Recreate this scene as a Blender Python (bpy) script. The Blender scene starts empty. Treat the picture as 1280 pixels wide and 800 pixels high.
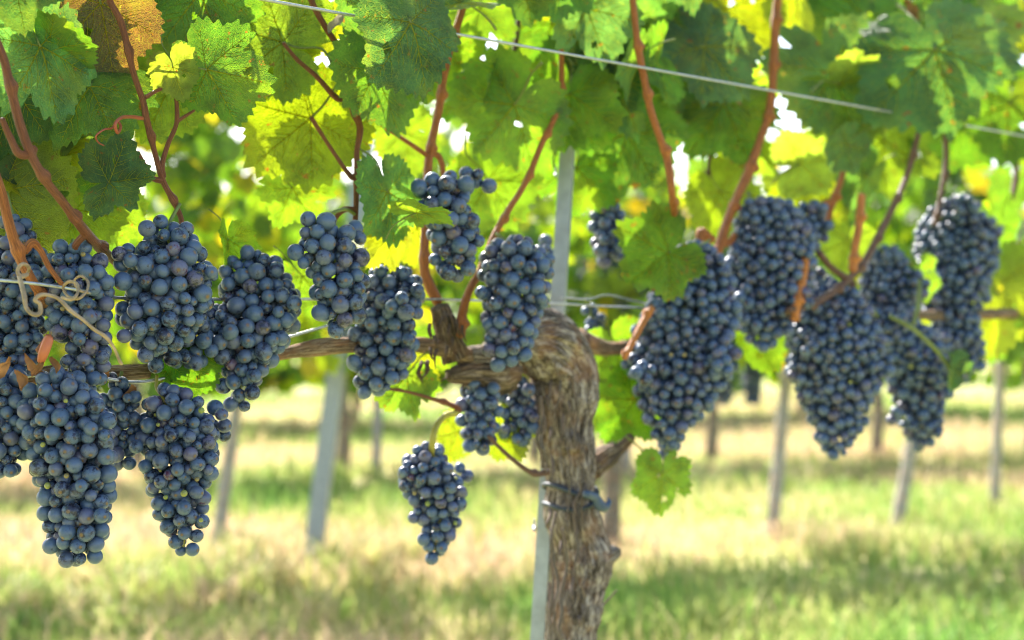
import bpy, math, random
import numpy as np
from mathutils import Vector, Matrix, noise, Quaternion

random.seed(7); rng = np.random.default_rng(7)
sc = bpy.context.scene
COL = sc.collection

# ------------------------------------------------------------------ camera, sky, sun, exposure
FPX = 1760.0; CH = 0.85
cam_d = bpy.data.cameras.new('camera'); cam = bpy.data.objects.new('camera', cam_d); COL.objects.link(cam)
cam.location = (0, 0, CH); cam.rotation_euler = (math.radians(90), 0, 0)
cam_d.sensor_width = 36; cam_d.lens = 36*FPX/1280
cam_d.clip_start = 0.02; cam_d.clip_end = 500
cam_d.dof.use_dof = True; cam_d.dof.focus_distance = 1.10; cam_d.dof.aperture_fstop = 4.8
sc.camera = cam
SUN_EL = math.radians(47); SUN_AZ = Vector((-0.50, 0.866))      # azimuth direction from the scene towards the sun
w = bpy.data.worlds.new('World'); sc.world = w; w.use_nodes = True
nt = w.node_tree; nt.nodes.clear()
sky = nt.nodes.new('ShaderNodeTexSky'); sky.sky_type = 'NISHITA'; sky.sun_disc = False
sky.sun_elevation = SUN_EL; sky.sun_rotation = math.atan2(SUN_AZ.x, SUN_AZ.y); sky.dust_density = 3.0; sky.air_density = 1.0
bg = nt.nodes.new('ShaderNodeBackground'); bg.inputs[1].default_value = 0.15
wo = nt.nodes.new('ShaderNodeOutputWorld')
nt.links.new(sky.outputs[0], bg.inputs[0]); nt.links.new(bg.outputs[0], wo.inputs[0])
sd = bpy.data.lights.new('sun', 'SUN'); sd.energy = 5.0; sd.angle = math.radians(0.5); sd.color = (1, 0.95, 0.87)
so = bpy.data.objects.new('sun', sd); COL.objects.link(so)
SDIR = Vector((SUN_AZ.x*math.cos(SUN_EL), SUN_AZ.y*math.cos(SUN_EL), math.sin(SUN_EL))).normalized()
so.rotation_euler = SDIR.to_track_quat('Z', 'Y').to_euler(); so.location = SDIR*10
sc.view_settings.view_transform = 'Standard'; sc.view_settings.look = 'None'
sc.view_settings.exposure = 1.66; sc.view_settings.gamma = 1.0
sc.cycles.max_bounces = 10; sc.cycles.transmission_bounces = 8; sc.cycles.diffuse_bounces = 6
sc.cycles.use_denoising = True; sc.cycles.filter_width = 1.05
sc.cycles.sample_clamp_indirect = 6.0

# ------------------------------------------------------------------ the row's geometry
ROW = Vector((1920/FPX, 1, 0)).normalized()            # the way the trellis row runs
RN = Vector((ROW.y, -ROW.x, 0))                        # across the row, towards the camera
def dep(u, off=0.0):
    k = (u-640)/FPX
    return (1.47 - off/RN.y*-1)/(1 - (ROW.y/ROW.x)*k)
def P(u, v, off=0.0):                                  # a point of the photograph set on the row's plane (off: metres nearer)
    d = dep(u, off); return Vector(((u-640)/FPX*d, d, CH-(v-400)/FPX*d))
def Q(u, v, d): return Vector(((u-640)/FPX*d, d, CH-(v-400)/FPX*d))
def px(u, off=0.0): return dep(u, off)/FPX             # metres per pixel there

# ------------------------------------------------------------------ object helpers
def tag(o, label=None, cat=None, group=None, kind=None):
    if label: o['label'] = label
    if cat: o['category'] = cat
    if group: o['group'] = group
    if kind: o['kind'] = kind
    return o
def empty(name, loc=(0, 0, 0), rot=None):
    o = bpy.data.objects.new(name, None); o.location = loc; COL.objects.link(o)
    o.empty_display_size = 0.05
    return o
def link(name, me, parent=None, mat=None):
    o = bpy.data.objects.new(name, me); COL.objects.link(o)
    if parent:
        o.parent = parent
    return o
class MB:
    def __init__(s): s.v = []; s.f = []; s.m = []; s.a = []; s.n = 0
    def add(s, v, f, mi=0, a=None):
        v = np.asarray(v, float).reshape(-1, 3)
        s.v.append(v); s.a.append(np.asarray(a, float).reshape(-1, 3) if a is not None else v.copy())
        n = s.n
        for q in f: s.f.append(tuple(int(i)+n for i in q)); s.m.append(mi)
        s.n += len(v)
    def mesh(s, name, mats, smooth=True):
        me = bpy.data.meshes.new(name)
        V = np.concatenate(s.v) if s.v else np.zeros((0, 3)); A = np.concatenate(s.a)
        me.from_pydata(V.tolist(), [], s.f)
        for m in mats: me.materials.append(m)
        me.polygons.foreach_set('material_index', s.m)
        me.polygons.foreach_set('use_smooth', [smooth]*len(s.f))
        at = me.attributes.new('lco', 'FLOAT_VECTOR', 'POINT'); at.data.foreach_set('vector', A.ravel())
        me.update(); return me
def catmull(pts, n=6):
    P_ = [np.asarray(p, float) for p in pts]
    P_ = [2*P_[0]-P_[1]] + P_ + [2*P_[-1]-P_[-2]]
    out = []
    for i in range(1, len(P_)-2):
        a, b, c, d = P_[i-1:i+3]
        for k in range(n):
            t = k/n
            out.append(0.5*((2*b)+(-a+c)*t+(2*a-5*b+4*c-d)*t*t+(-a+3*b-3*c+d)*t**3))
    out.append(P_[-2]); return out
def tube_data(pts, rad, ns=10, disp=None, cap=True):
    """swept tube; returns verts, faces, bark coords"""
    pts = [Vector(p) for p in pts]; n = len(pts)
    t = [(pts[min(i+1, n-1)]-pts[max(i-1, 0)]).normalized() for i in range(n)]
    ref = Vector((0, 1, 0)) if abs(t[0].y) < .9 else Vector((1, 0, 0))
    nx = t[0].cross(ref).normalized(); s = 0; V = []; A = []; F = []
    for i in range(n):
        if i:
            s += (pts[i]-pts[i-1]).length
            q = t[i-1].rotation_difference(t[i]); nx = (q @ nx); nx = (nx - t[i]*nx.dot(t[i])).normalized()
        ny = t[i].cross(nx)
        for j in range(ns):
            a = 2*math.pi*j/ns; r = rad[i]
            if disp: r = max(r*0.3, r + disp(a, s, r, pts[i], nx*math.cos(a)+ny*math.sin(a)))
            V.append(pts[i]+(nx*math.cos(a)+ny*math.sin(a))*r); A.append((math.cos(a), math.sin(a), s*100))
    for i in range(n-1):
        for j in range(ns):
            k = (j+1) % ns
            F.append((i*ns+j, i*ns+k, (i+1)*ns+k, (i+1)*ns+j))
    if cap:
        b = len(V); V.append(pts[0]-t[0]*rad[0]*.3); V.append(pts[-1]+t[-1]*rad[-1]*.5)
        A.append((0, 0, 0)); A.append((0, 0, s*100))
        for j in range(ns):
            k = (j+1) % ns
            F.append((b, k, j)); F.append((b+1, (n-1)*ns+j, (n-1)*ns+k))
    return [tuple(v) for v in V], F, A
def tube(mb, pts, rad, ns=10, mi=0, sub=6, disp=None):
    pr = [tuple(p)+(r,) for p, r in zip(pts, rad)]
    c = catmull(pr, sub) if sub > 1 else [np.array(x) for x in pr]
    v, f, a = tube_data([x[:3] for x in c], [max(x[3], 1e-5) for x in c], ns, disp)
    mb.add(v, f, mi, a)

# ------------------------------------------------------------------ materials
def mat(name):
    m = bpy.data.materials.new(name); m.use_nodes = True; t = m.node_tree; t.nodes.clear()
    return m, t, (lambda k, **kw: _node(t, k, kw)), t.links.new
def _node(t, k, kw):
    n = t.nodes.new('ShaderNode'+k)
    for a, b in kw.items():
        if a.startswith('i_'): n.inputs[a[2:].replace('_', ' ')].default_value = b
        else: setattr(n, a, b)
    return n
def ramp(t, pts, interp='LINEAR'):
    r = t.nodes.new('ShaderNodeValToRGB'); e = r.color_ramp.elements; r.color_ramp.interpolation = interp
    while len(e) < len(pts): e.new(0.5)
    for x, (p, c) in zip(e, pts):
        x.position = p; x.color = (c, c, c, 1) if isinstance(c, (int, float)) else tuple(c)+(1,)
    return r
def mixc(t, fac, a, b, bt='MIX'):
    m = t.nodes.new('ShaderNodeMix'); m.data_type = 'RGBA'; m.blend_type = bt
    for s, x in ((0, fac), (6, a), (7, b)):
        if hasattr(x, 'links'): t.links.new(x, m.inputs[s])
        else: m.inputs[s].default_value = x if s == 0 else (tuple(x)+(1,) if len(x) == 3 else x)
    return m.outputs[2]
def math_(t, op, a, b=None):
    m = t.nodes.new('ShaderNodeMath'); m.operation = op
    for s, x in ((0, a), (1, b)):
        if x is None: continue
        if hasattr(x, 'links'): t.links.new(x, m.inputs[s])
        else: m.inputs[s].default_value = x
    return m.outputs[0]

def berry_mat():
    m, t, N, L = mat('grape_skin')
    at = N('Attribute', attribute_name='lco'); oi = N('ObjectInfo'); ge = N('NewGeometry')
    rnd = math_(t, 'FRACT', math_(t, 'ADD', oi.outputs['Random'], ge.outputs['Random Per Island']))
    off = N('VectorMath', operation='SCALE'); off.inputs[0].default_value = (31, 17, 53); L(rnd, off.inputs['Scale'])
    co = N('VectorMath', operation='ADD'); L(at.outputs['Vector'], co.inputs[0]); L(off.outputs[0], co.inputs[1])
    n1 = N('TexNoise', i_Scale=1.3, i_Detail=6.0, i_Roughness=0.62); L(co.outputs[0], n1.inputs['Vector'])
    n2 = N('TexNoise', i_Scale=9.0, i_Detail=4.0, i_Roughness=0.7); L(co.outputs[0], n2.inputs['Vector'])
    vo = N('TexVoronoi', i_Scale=6.0); L(co.outputs[0], vo.inputs['Vector'])
    b1 = ramp(t, [(0.34, 0.0), (0.49, 1.0)]); L(math_(t, 'ADD', n1.outputs[0], math_(t, 'MULTIPLY', math_(t, 'SUBTRACT', math_(t, 'FRACT', math_(t, 'MULTIPLY', rnd, 7.3)), 0.36), 0.26)), b1.inputs[0])
    b2 = ramp(t, [(0.3, 0.72), (0.7, 1.0)]); L(n2.outputs[0], b2.inputs[0])
    sp = ramp(t, [(0.04, 0.45), (0.11, 1.0)]); L(vo.outputs['Distance'], sp.inputs[0])
    bloom = math_(t, 'MULTIPLY', math_(t, 'MULTIPLY', b1.outputs[0], b2.outputs[0]), sp.outputs[0])
    z = N('SeparateXYZ'); L(at.outputs['Vector'], z.inputs[0])
    scar = ramp(t, [(0.965, 0.0), (0.985, 1.0)]); L(z.outputs[2], scar.inputs[0])
    scl = ramp(t, [(0.90, 0.0), (0.97, 1.0)]); L(z.outputs[2], scl.inputs[0])
    hue = ramp(t, [(0.0, (0.070, 0.130, 0.245)), (0.6, (0.095, 0.155, 0.27)), (0.88, (0.11, 0.145, 0.25)), (1.0, (0.14, 0.12, 0.20))])
    L(rnd, hue.inputs[0])
    skin = oi.outputs['Color']
    ro_hi = 0.38
    blc = mixc(t, math_(t, 'MULTIPLY', bloom, 0.80), skin, hue.outputs[0])
    c = mixc(t, math_(t, 'MULTIPLY', scl.outputs[0], 0.35), blc, (0.03, 0.025, 0.05))
    c = mixc(t, scar.outputs[0], c, (0.16, 0.09, 0.04))
    # green berries (bright object colour) keep their own colour
    sep = N('SeparateColor'); L(oi.outputs['Color'], sep.inputs[0])
    gr = math_(t, 'GREATER_THAN', sep.outputs[1], 0.15)
    c = mixc(t, gr, c, oi.outputs['Color'])
    p = N('BsdfPrincipled'); L(c, p.inputs['Base Color'])
    ro = N('MapRange'); ro.inputs[3].default_value = 0.20; ro.inputs[4].default_value = ro_hi; L(bloom, ro.inputs[0]); L(ro.outputs[0], p.inputs['Roughness'])
    p.inputs['Specular IOR Level'].default_value = 0.6
    p.inputs['Sheen Weight'].default_value = 0.12; p.inputs['Sheen Roughness'].default_value = 0.45; p.inputs['Sheen Tint'].default_value = (0.6, 0.72, 1, 1)
    p.inputs['Subsurface Weight'].default_value = 0.0
    bp = N('Bump', i_Strength=0.16, i_Distance=0.001); L(n2.outputs[0], bp.inputs['Height']); L(bp.outputs[0], p.inputs['Normal'])
    o = N('OutputMaterial'); L(p.outputs[0], o.inputs[0]); return m

def leaf_mat(name, island=False, vein=False):
    m, t, N, L = mat(name)
    at = N('Attribute', attribute_name='lco'); oi = N('ObjectInfo'); ge = N('NewGeometry')
    if island:
        rp = ramp(t, [(0, (0.026, 0.075, 0.024)), (0.35, (0.040, 0.11, 0.02)), (0.65, (0.07, 0.15, 0.016)), (0.88, (0.14, 0.20, 0.015)), (1.0, (0.22, 0.17, 0.02))])
        L(ge.outputs['Random Per Island'], rp.inputs[0]); base = rp.outputs[0]; rnd = ge.outputs['Random Per Island']
    else:
        base = oi.outputs['Color']; rnd = oi.outputs['Random']
    off = N('VectorMath', operation='SCALE'); off.inputs[0].default_value = (31, 17, 53); L(rnd, off.inputs['Scale'])
    fl = N('VectorMath', operation='MULTIPLY'); fl.inputs[1].default_value = (1, 1, 0); L(at.outputs['Vector'], fl.inputs[0])
    rimz = N('SeparateXYZ'); L(at.outputs['Vector'], rimz.inputs[0])
    co = N('VectorMath', operation='ADD'); L(fl.outputs[0], co.inputs[0]); L(off.outputs[0], co.inputs[1])
    n1 = N('TexNoise', i_Scale=2.6, i_Detail=5.0, i_Roughness=0.6); L(co.outputs[0], n1.inputs['Vector'])
    n2 = N('TexNoise', i_Scale=22.0, i_Detail=3.0); L(co.outputs[0], n2.inputs['Vector'])
    vo = N('TexVoronoi', feature='DISTANCE_TO_EDGE', i_Scale=13.0); L(co.outputs[0], vo.inputs['Vector'])
    vo2 = N('TexVoronoi', feature='DISTANCE_TO_EDGE', i_Scale=42.0); L(co.outputs[0], vo2.inputs['Vector'])
    net = ramp(t, [(0.0, 1.0), (0.045, 0.0)]); L(vo.outputs[0], net.inputs[0])
    net2 = ramp(t, [(0.0, 1.0), (0.10, 0.0)]); L(vo2.outputs[0], net2.inputs[0])
    var = ramp(t, [(0.32, 0.55), (0.68, 1.5)]); L(n1.outputs[0], var.inputs[0])
    b = mixc(t, 1.0, base, var.outputs[0], 'MULTIPLY')
    # yellowing patches, more on yellow leaves
    yl = ramp(t, [(0.54, 0.0), (0.72, 0.55)]); n3 = N('TexNoise', i_Scale=1.4, i_Detail=3.0)
    L(co.outputs[0], n3.inputs['Vector']); L(n3.outputs[0], yl.inputs[0])
    b = mixc(t, math_(t, 'MULTIPLY', yl.outputs[0], 0.7), b, (0.12, 0.15, 0.015))
    # small necrotic spots
    spn = N('TexNoise', i_Scale=7.0, i_Detail=4.0, i_Roughness=0.7); L(co.outputs[0], spn.inputs['Vector'])
    sp = ramp(t, [(0.635, 0.0), (0.665, 1.0)]); L(spn.outputs[0], sp.inputs[0])
    # rim dries out
    b = mixc(t, sp.outputs[0], b, (0.13, 0.055, 0.02))
    if not (island or vein):
        rn = N('TexNoise', i_Scale=3.2, i_Detail=3.0); L(co.outputs[0], rn.inputs['Vector'])
        rm = ramp(t, [(1.0, 0.0), (1.06, 1.0)]); L(math_(t, 'MULTIPLY', math_(t, 'ADD', rimz.outputs[2], math_(t, 'MULTIPLY', rn.outputs[0], 0.62)), 0.75), rm.inputs[0])
        rm.color_ramp.elements[0].position = 0.993; rm.color_ramp.elements[1].position = 1.0
        b = mixc(t, math_(t, 'MULTIPLY', math_(t, 'GREATER_THAN', math_(t, 'ADD', rimz.outputs[2], math_(t, 'MULTIPLY', rn.outputs[0], 0.6)), 1.40), 0.8), b, (0.10, 0.055, 0.025))
    veinc = mixc(t, 0.5, b, (0.22, 0.26, 0.06))
    vf = math_(t, 'MAXIMUM', math_(t, 'MULTIPLY', net.outputs[0], 0.7), math_(t, 'MULTIPLY', net2.outputs[0], 0.22))
    if vein: b = mixc(t, 0.80, base, (0.26, 0.28, 0.09))
    else: b = mixc(t, vf, b, veinc)
    under = mixc(t, 0.55, b, (0.13, 0.19, 0.09))
    refl = mixc(t, ge.outputs['Backfacing'], b, under)
    p = N('BsdfPrincipled'); L(refl, p.inputs['Base Color'])
    rr = N('MapRange'); rr.inputs[3].default_value = 0.36; rr.inputs[4].default_value = 0.75
    L(ge.outputs['Backfacing'], rr.inputs[0]); L(rr.outputs[0], p.inputs['Roughness'])
    p.inputs['Specular IOR Level'].default_value = 0.5
    tr = N('BsdfTranslucent')
    tc = mixc(t, 1.0, b, (4.3, 3.7, 0.6, 1), 'MULTIPLY')
    L(tc, tr.inputs[0])
    mx = N('MixShader'); mx.inputs[0].default_value = 0.72 if vein else 0.47
    L(p.outputs[0], mx.inputs[1]); L(tr.outputs[0], mx.inputs[2])
    h = math_(t, 'ADD', math_(t, 'MULTIPLY', n1.outputs[0], 1.0), math_(t, 'MULTIPLY', vo2.outputs[0], 0.7))
    h = math_(t, 'ADD', h, math_(t, 'MULTIPLY', net.outputs[0], -0.15))
    bp = N('Bump', i_Strength=0.6, i_Distance=0.006); L(h, bp.inputs['Height']); L(bp.outputs[0], p.inputs['Normal']); L(bp.outputs[0], tr.inputs['Normal'])
    o = N('OutputMaterial'); L(mx.outputs[0], o.inputs[0]); return m

def bark_mat(name, lo, mid, hi, sc_=1.0, bump=0.9, rough=0.9, colored=False):
    m, t, N, L = mat(name)
    at = N('Attribute', attribute_name='lco')
    mp = N('Mapping'); mp.inputs['Scale'].default_value = (2.6*sc_, 2.6*sc_, 0.24*sc_); L(at.outputs['Vector'], mp.inputs[0])
    n1 = N('TexNoise', i_Scale=1.6, i_Detail=8.0, i_Roughness=0.68, i_Distortion=0.6); L(mp.outputs[0], n1.inputs['Vector'])
    n2 = N('TexNoise', i_Scale=6.0, i_Detail=5.0, i_Roughness=0.7); L(mp.outputs[0], n2.inputs['Vector'])
    mp2 = N('Mapping'); mp2.inputs['Scale'].default_value = (0.9, 0.9, 0.35); L(at.outputs['Vector'], mp2.inputs[0])
    n3 = N('TexNoise', i_Scale=1.0, i_Detail=4.0); L(mp2.outputs[0], n3.inputs['Vector'])
    f = math_(t, 'ADD', math_(t, 'MULTIPLY', n1.outputs[0], 0.65), math_(t, 'MULTIPLY', n2.outputs[0], 0.35))
    r = ramp(t, [(0.40, lo), (0.50, mid), (0.61, hi)]); L(f, r.inputs[0])
    warm = ramp(t, [(0.50, 0.0), (0.62, 0.35)]); L(n3.outputs[0], warm.inputs[0])
    c = r.outputs[0]
    if colored:
        oi = N('ObjectInfo'); c = mixc(t, 1.0, c, oi.outputs['Color'], 'MULTIPLY')
    else:
        c = mixc(t, warm.outputs[0], c, tuple(min(1, x*y) for x, y in zip(mid, (1.9, 1.2, .8))))
    p = N('BsdfPrincipled'); L(c, p.inputs['Base Color']); p.inputs['Roughness'].default_value = rough
    bp = N('Bump', i_Strength=bump, i_Distance=0.006); L(f, bp.inputs['Height']); L(bp.outputs[0], p.inputs['Normal'])
    o = N('OutputMaterial'); L(p.outputs[0], o.inputs[0]); return m

def plain_mat(name, col, rough=0.5, metal=0.0, var=0.25, scale=40, trans=0.0):
    m, t, N, L = mat(name)
    tc = N('TexCoord'); n = N('TexNoise', i_Scale=scale, i_Detail=5.0); L(tc.outputs['Object'], n.inputs['Vector'])
    r = ramp(t, [(0.3, tuple(c*(1-var) for c in col)), (0.7, tuple(min(1, c*(1+var)) for c in col))]); L(n.outputs[0], r.inputs[0])
    p = N('BsdfPrincipled'); L(r.outputs[0], p.inputs['Base Color']); p.inputs['Roughness'].default_value = rough; p.inputs['Metallic'].default_value = metal
    bp = N('Bump', i_Strength=0.2, i_Distance=0.001); L(n.outputs[0], bp.inputs['Height']); L(bp.outputs[0], p.inputs['Normal'])
    o = N('OutputMaterial')
    if trans:
        tr = N('BsdfTranslucent'); L(r.outputs[0], tr.inputs[0]); mx = N('MixShader'); mx.inputs[0].default_value = trans
        L(p.outputs[0], mx.inputs[1]); L(tr.outputs[0], mx.inputs[2]); L(mx.outputs[0], o.inputs[0])
    else: L(p.outputs[0], o.inputs[0])
    return m

M_BERRY = berry_mat()
M_LEAF = leaf_mat('vine_leaf'); M_VEIN = leaf_mat('leaf_vein', vein=True); M_FOL = leaf_mat('vine_foliage', island=True)
M_BARK = bark_mat('old_vine_bark', (0.022, 0.015, 0.011), (0.21, 0.16, 0.125), (0.58, 0.50, 0.42), sc_=1.35)
M_DARKBARK = bark_mat('weathered_bark', (0.02, 0.014, 0.01), (0.12, 0.08, 0.05), (0.36, 0.27, 0.19))
M_CORDON = bark_mat('cordon_wood', (0.06, 0.035, 0.022), (0.27, 0.17, 0.10), (0.52, 0.39, 0.27), sc_=1.3)
M_CANE = bark_mat('cane_wood', (0.35, 0.30, 0.28), (0.85, 0.80, 0.78), (1.6, 1.7, 1.8), sc_=1.7, bump=0.7, rough=0.5, colored=True)
M_STEM = plain_mat('green_stalk', (0.16, 0.20, 0.05), 0.5, trans=0.15)
M_YSTEM = plain_mat('yellow_stalk', (0.42, 0.36, 0.06), 0.5, trans=0.15)
M_BSTEM = plain_mat('woody_stalk', (0.24, 0.14, 0.07), 0.6)
M_WIRE = plain_mat('galvanised_wire', (0.45, 0.46, 0.48), 0.38, 0.85, 0.2, 300)
M_METAL = plain_mat('galvanised_post', (0.34, 0.37, 0.41), 0.45, 0.35, 0.15, 60)
M_RUBBER = plain_mat('rubber', (0.035, 0.045, 0.06), 0.55)
M_BLUE = plain_mat('blue_plastic', (0.045, 0.075, 0.13), 0.45)
M_TEND = plain_mat('dry_tendril', (0.33, 0.23, 0.14), 0.6, var=0.35, scale=120)
M_RTEND = plain_mat('red_tendril', (0.30, 0.07, 0.035), 0.5)
M_DRYLEAF = plain_mat('withered_leaf', (0.34, 0.16, 0.06), 0.7, var=0.5, scale=60, trans=0.35)

# ------------------------------------------------------------------ ground and grass
def ground():
    m, t, N, L = mat('meadow')
    tc = N('TexCoord')
    n1 = N('TexNoise', i_Scale=0.9, i_Detail=6.0, i_Roughness=0.6); L(tc.outputs['Object'], n1.inputs['Vector'])
    n2 = N('TexNoise', i_Scale=14.0, i_Detail=6.0, i_Roughness=0.7); L(tc.outputs['Object'], n2.inputs['Vector'])
    f = math_(t, 'ADD', math_(t, 'MULTIPLY', n1.outputs[0], 0.65), math_(t, 'MULTIPLY', n2.outputs[0], 0.35))
    r = ramp(t, [(0.38, (0.15, 0.22, 0.05)), (0.47, (0.27, 0.31, 0.10)), (0.55, (0.42, 0.38, 0.18)), (0.66, (0.44, 0.33, 0.21))]); L(f, r.inputs[0])
    p = N('BsdfPrincipled'); L(r.outputs[0], p.inputs['Base Color']); p.inputs['Roughness'].default_value = 0.95; p.inputs['Specular IOR Level'].default_value = 0.1
    bp = N('Bump', i_Strength=0.6, i_Distance=0.03); L(n2.outputs[0], bp.inputs['Height']); L(bp.outputs[0], p.inputs['Normal'])
    o = N('OutputMaterial'); L(p.outputs[0], o.inputs[0])
    mb = MB(); n = 90; xs = np.linspace(-1, 1, n); g = np.sign(xs)*np.abs(xs)**2.2*150
    V = []
    for y in g:
        for x in g:
            near = math.exp(-(x*x+y*y)/900)
            V.append((x, y+5, (0.05*noise.noise(Vector((x*.45, y*.45, 0))) - 0.012)*near))
    F = [(j*n+i, j*n+i+1, (j+1)*n+i+1, (j+1)*n+i) for j in range(n-1) for i in range(n-1)]
    mb.add(V, F); o = link('ground', mb.mesh('ground', [m])); tag(o, kind='structure')
ground()
def green_at(x, y):   # where the turf is green rather than dry
    g = noise.noise(Vector((x*0.55+3, y*0.9, 1.7)))*0.9 + noise.noise(Vector((x*2.1, y*2.1, 5)))*0.35
    g += 0.5*noise.noise(Vector((x*0.9+1, y*1.1+4, 8)))
    if x > 0 and y < 5.2: g += 0.25
    return g
def grass():
    m, t, N, L = mat('grass_blade')
    at = N('Attribute', attribute_name='lco'); s = N('SeparateXYZ'); L(at.outputs['Vector'], s.inputs[0])
    r = ramp(t, [(0.0, (0.15, 0.30, 0.065)), (0.3, (0.25, 0.38, 0.085)), (0.55, (0.40, 0.43, 0.13)), (0.78, (0.58, 0.48, 0.26)), (1.0, (0.56, 0.40, 0.26))]); L(s.outputs[0], r.inputs[0])
    p = N('BsdfPrincipled'); L(r.outputs[0], p.inputs['Base Color']); p.inputs['Roughness'].default_value = 0.6; p.inputs['Specular IOR Level'].default_value = 0.3
    tr = N('BsdfTranslucent'); L(r.outputs[0], tr.inputs[0]); mx = N('MixShader'); mx.inputs[0].default_value = 0.5
    L(p.outputs[0], mx.inputs[1]); L(tr.outputs[0], mx.inputs[2]); o = N('OutputMaterial'); L(mx.outputs[0], o.inputs[0])
    V = []; F = []; A = []; R = random.Random(3)
    for k in range(60000):
        y = 3.0 + 13*R.random()**1.7; x = (R.random()*2-1)*(y*0.40+0.5)
        g = green_at(x, y); tall = 0.03+0.055*R.random()
        if noise.noise(Vector((x*1.3+9, y*1.3, 0))) > 0.2: tall *= 1.7
        dry = min(1, max(0, 0.62 - g*0.85 + R.gauss(0, 0.13)))
        a = R.random()*6.283; wv = 0.0025+0.003*R.random(); wv *= 1+y*0.06
        lean = Vector((math.cos(a*3.7), math.sin(a*3.7)))*tall*R.uniform(.1, .8)
        c, s_ = math.cos(a)*wv, math.sin(a)*wv; b = len(V)
        V += [(x-c, y-s_, -.04), (x+c, y+s_, -.04), (x+lean.x*.35+c*.8, y+lean.y*.35+s_*.8, tall*.6), (x+lean.x*.35-c*.8, y+lean.y*.35-s_*.8, tall*.6), (x+lean.x, y+lean.y, tall)]
        F += [(b, b+1, b+2, b+3), (b+3, b+2, b+4)]; A += [(dry, 0, 0)]*5
    for k in range(30):      # tall dry tussocks under the second row
        cx = R.choice([R.uniform(-1.5, -.35), R.uniform(-1.5, -.35), R.uniform(-2, 2.6)]); cy = 4.55+.28*cx+R.uniform(-.75, .5); hgt = R.uniform(.09, .19); dr = R.uniform(.5, .9)
        for j in range(60):
            a = R.random()*6.283; q = abs(R.gauss(0, .06)); x = cx+math.cos(a)*q; y = cy+math.sin(a)*q; tall = hgt*R.uniform(.5, 1); wv = .0045
            lean = Vector((math.cos(a), math.sin(a)))*tall*R.uniform(.2, .9); a += 1.57+R.uniform(-.4, .4); c, s_ = math.cos(a)*wv, math.sin(a)*wv; b = len(V)
            V += [(x-c, y-s_, -.04), (x+c, y+s_, -.04), (x+lean.x*.35+c*.8, y+lean.y*.35+s_*.8, tall*.65), (x+lean.x*.35-c*.8, y+lean.y*.35-s_*.8, tall*.65), (x+lean.x, y+lean.y, tall*.85)]
            F += [(b, b+1, b+2, b+3), (b+3, b+2, b+4)]; A += [(min(1, max(0, dr+R.gauss(0, .12))), 0, 0)]*5
    mb = MB(); mb.add(V, F, 0, A)
    o = link('grass', mb.mesh('grass', [m], False)); tag(o, 'tall green and straw dry grass growing between the vine rows', 'grass', kind='stuff')
grass()

# ------------------------------------------------------------------ leaves
LKEY = [(0, 1.0), (14, .90), (27, .74), (38, .80), (54, .93), (68, .86), (82, .68), (94, .70), (110, .79), (128, .70), (145, .62), (160, .52), (170, .36), (177, .16), (180, .08)]
def leaf_r(phi, k, lob):
    a = abs(math.degrees(phi))
    for (a0, r0), (a1, r1) in zip(LKEY, LKEY[1:]):
        if a <= a1:
            t = (a-a0)/(a1-a0); t = t*t*(3-2*t); r = r0+(r1-r0)*t; break
    r = r**lob
    return r*(1+0.06*math.sin(2*phi+k)+0.05*math.sin(3*phi+2*k))
def leaf_z(x, y, k, cup, fold, wav):
    r = math.hypot(x, y); phi = math.atan2(x, y)
    z = -cup*r*r + fold*abs(x)*0.8
    for va in (0, 54, -54, 112, -112):
        dv = math.radians(va)-phi; dv = (dv+math.pi) % (2*math.pi)-math.pi
        z -= 0.045*r*math.exp(-(dv*5.5)**2)
    z += wav*r*r*(math.sin(3*phi+k*1.7)+0.6*math.sin(5*phi+k*2.9)+0.35*math.sin(9*phi+k))
    z += 0.03*noise.noise(Vector((x*3+k*7, y*3, k)))+0.012*noise.noise(Vector((x*11+k*7, y*11, k)))*min(1, r*2)
    return z
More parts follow.
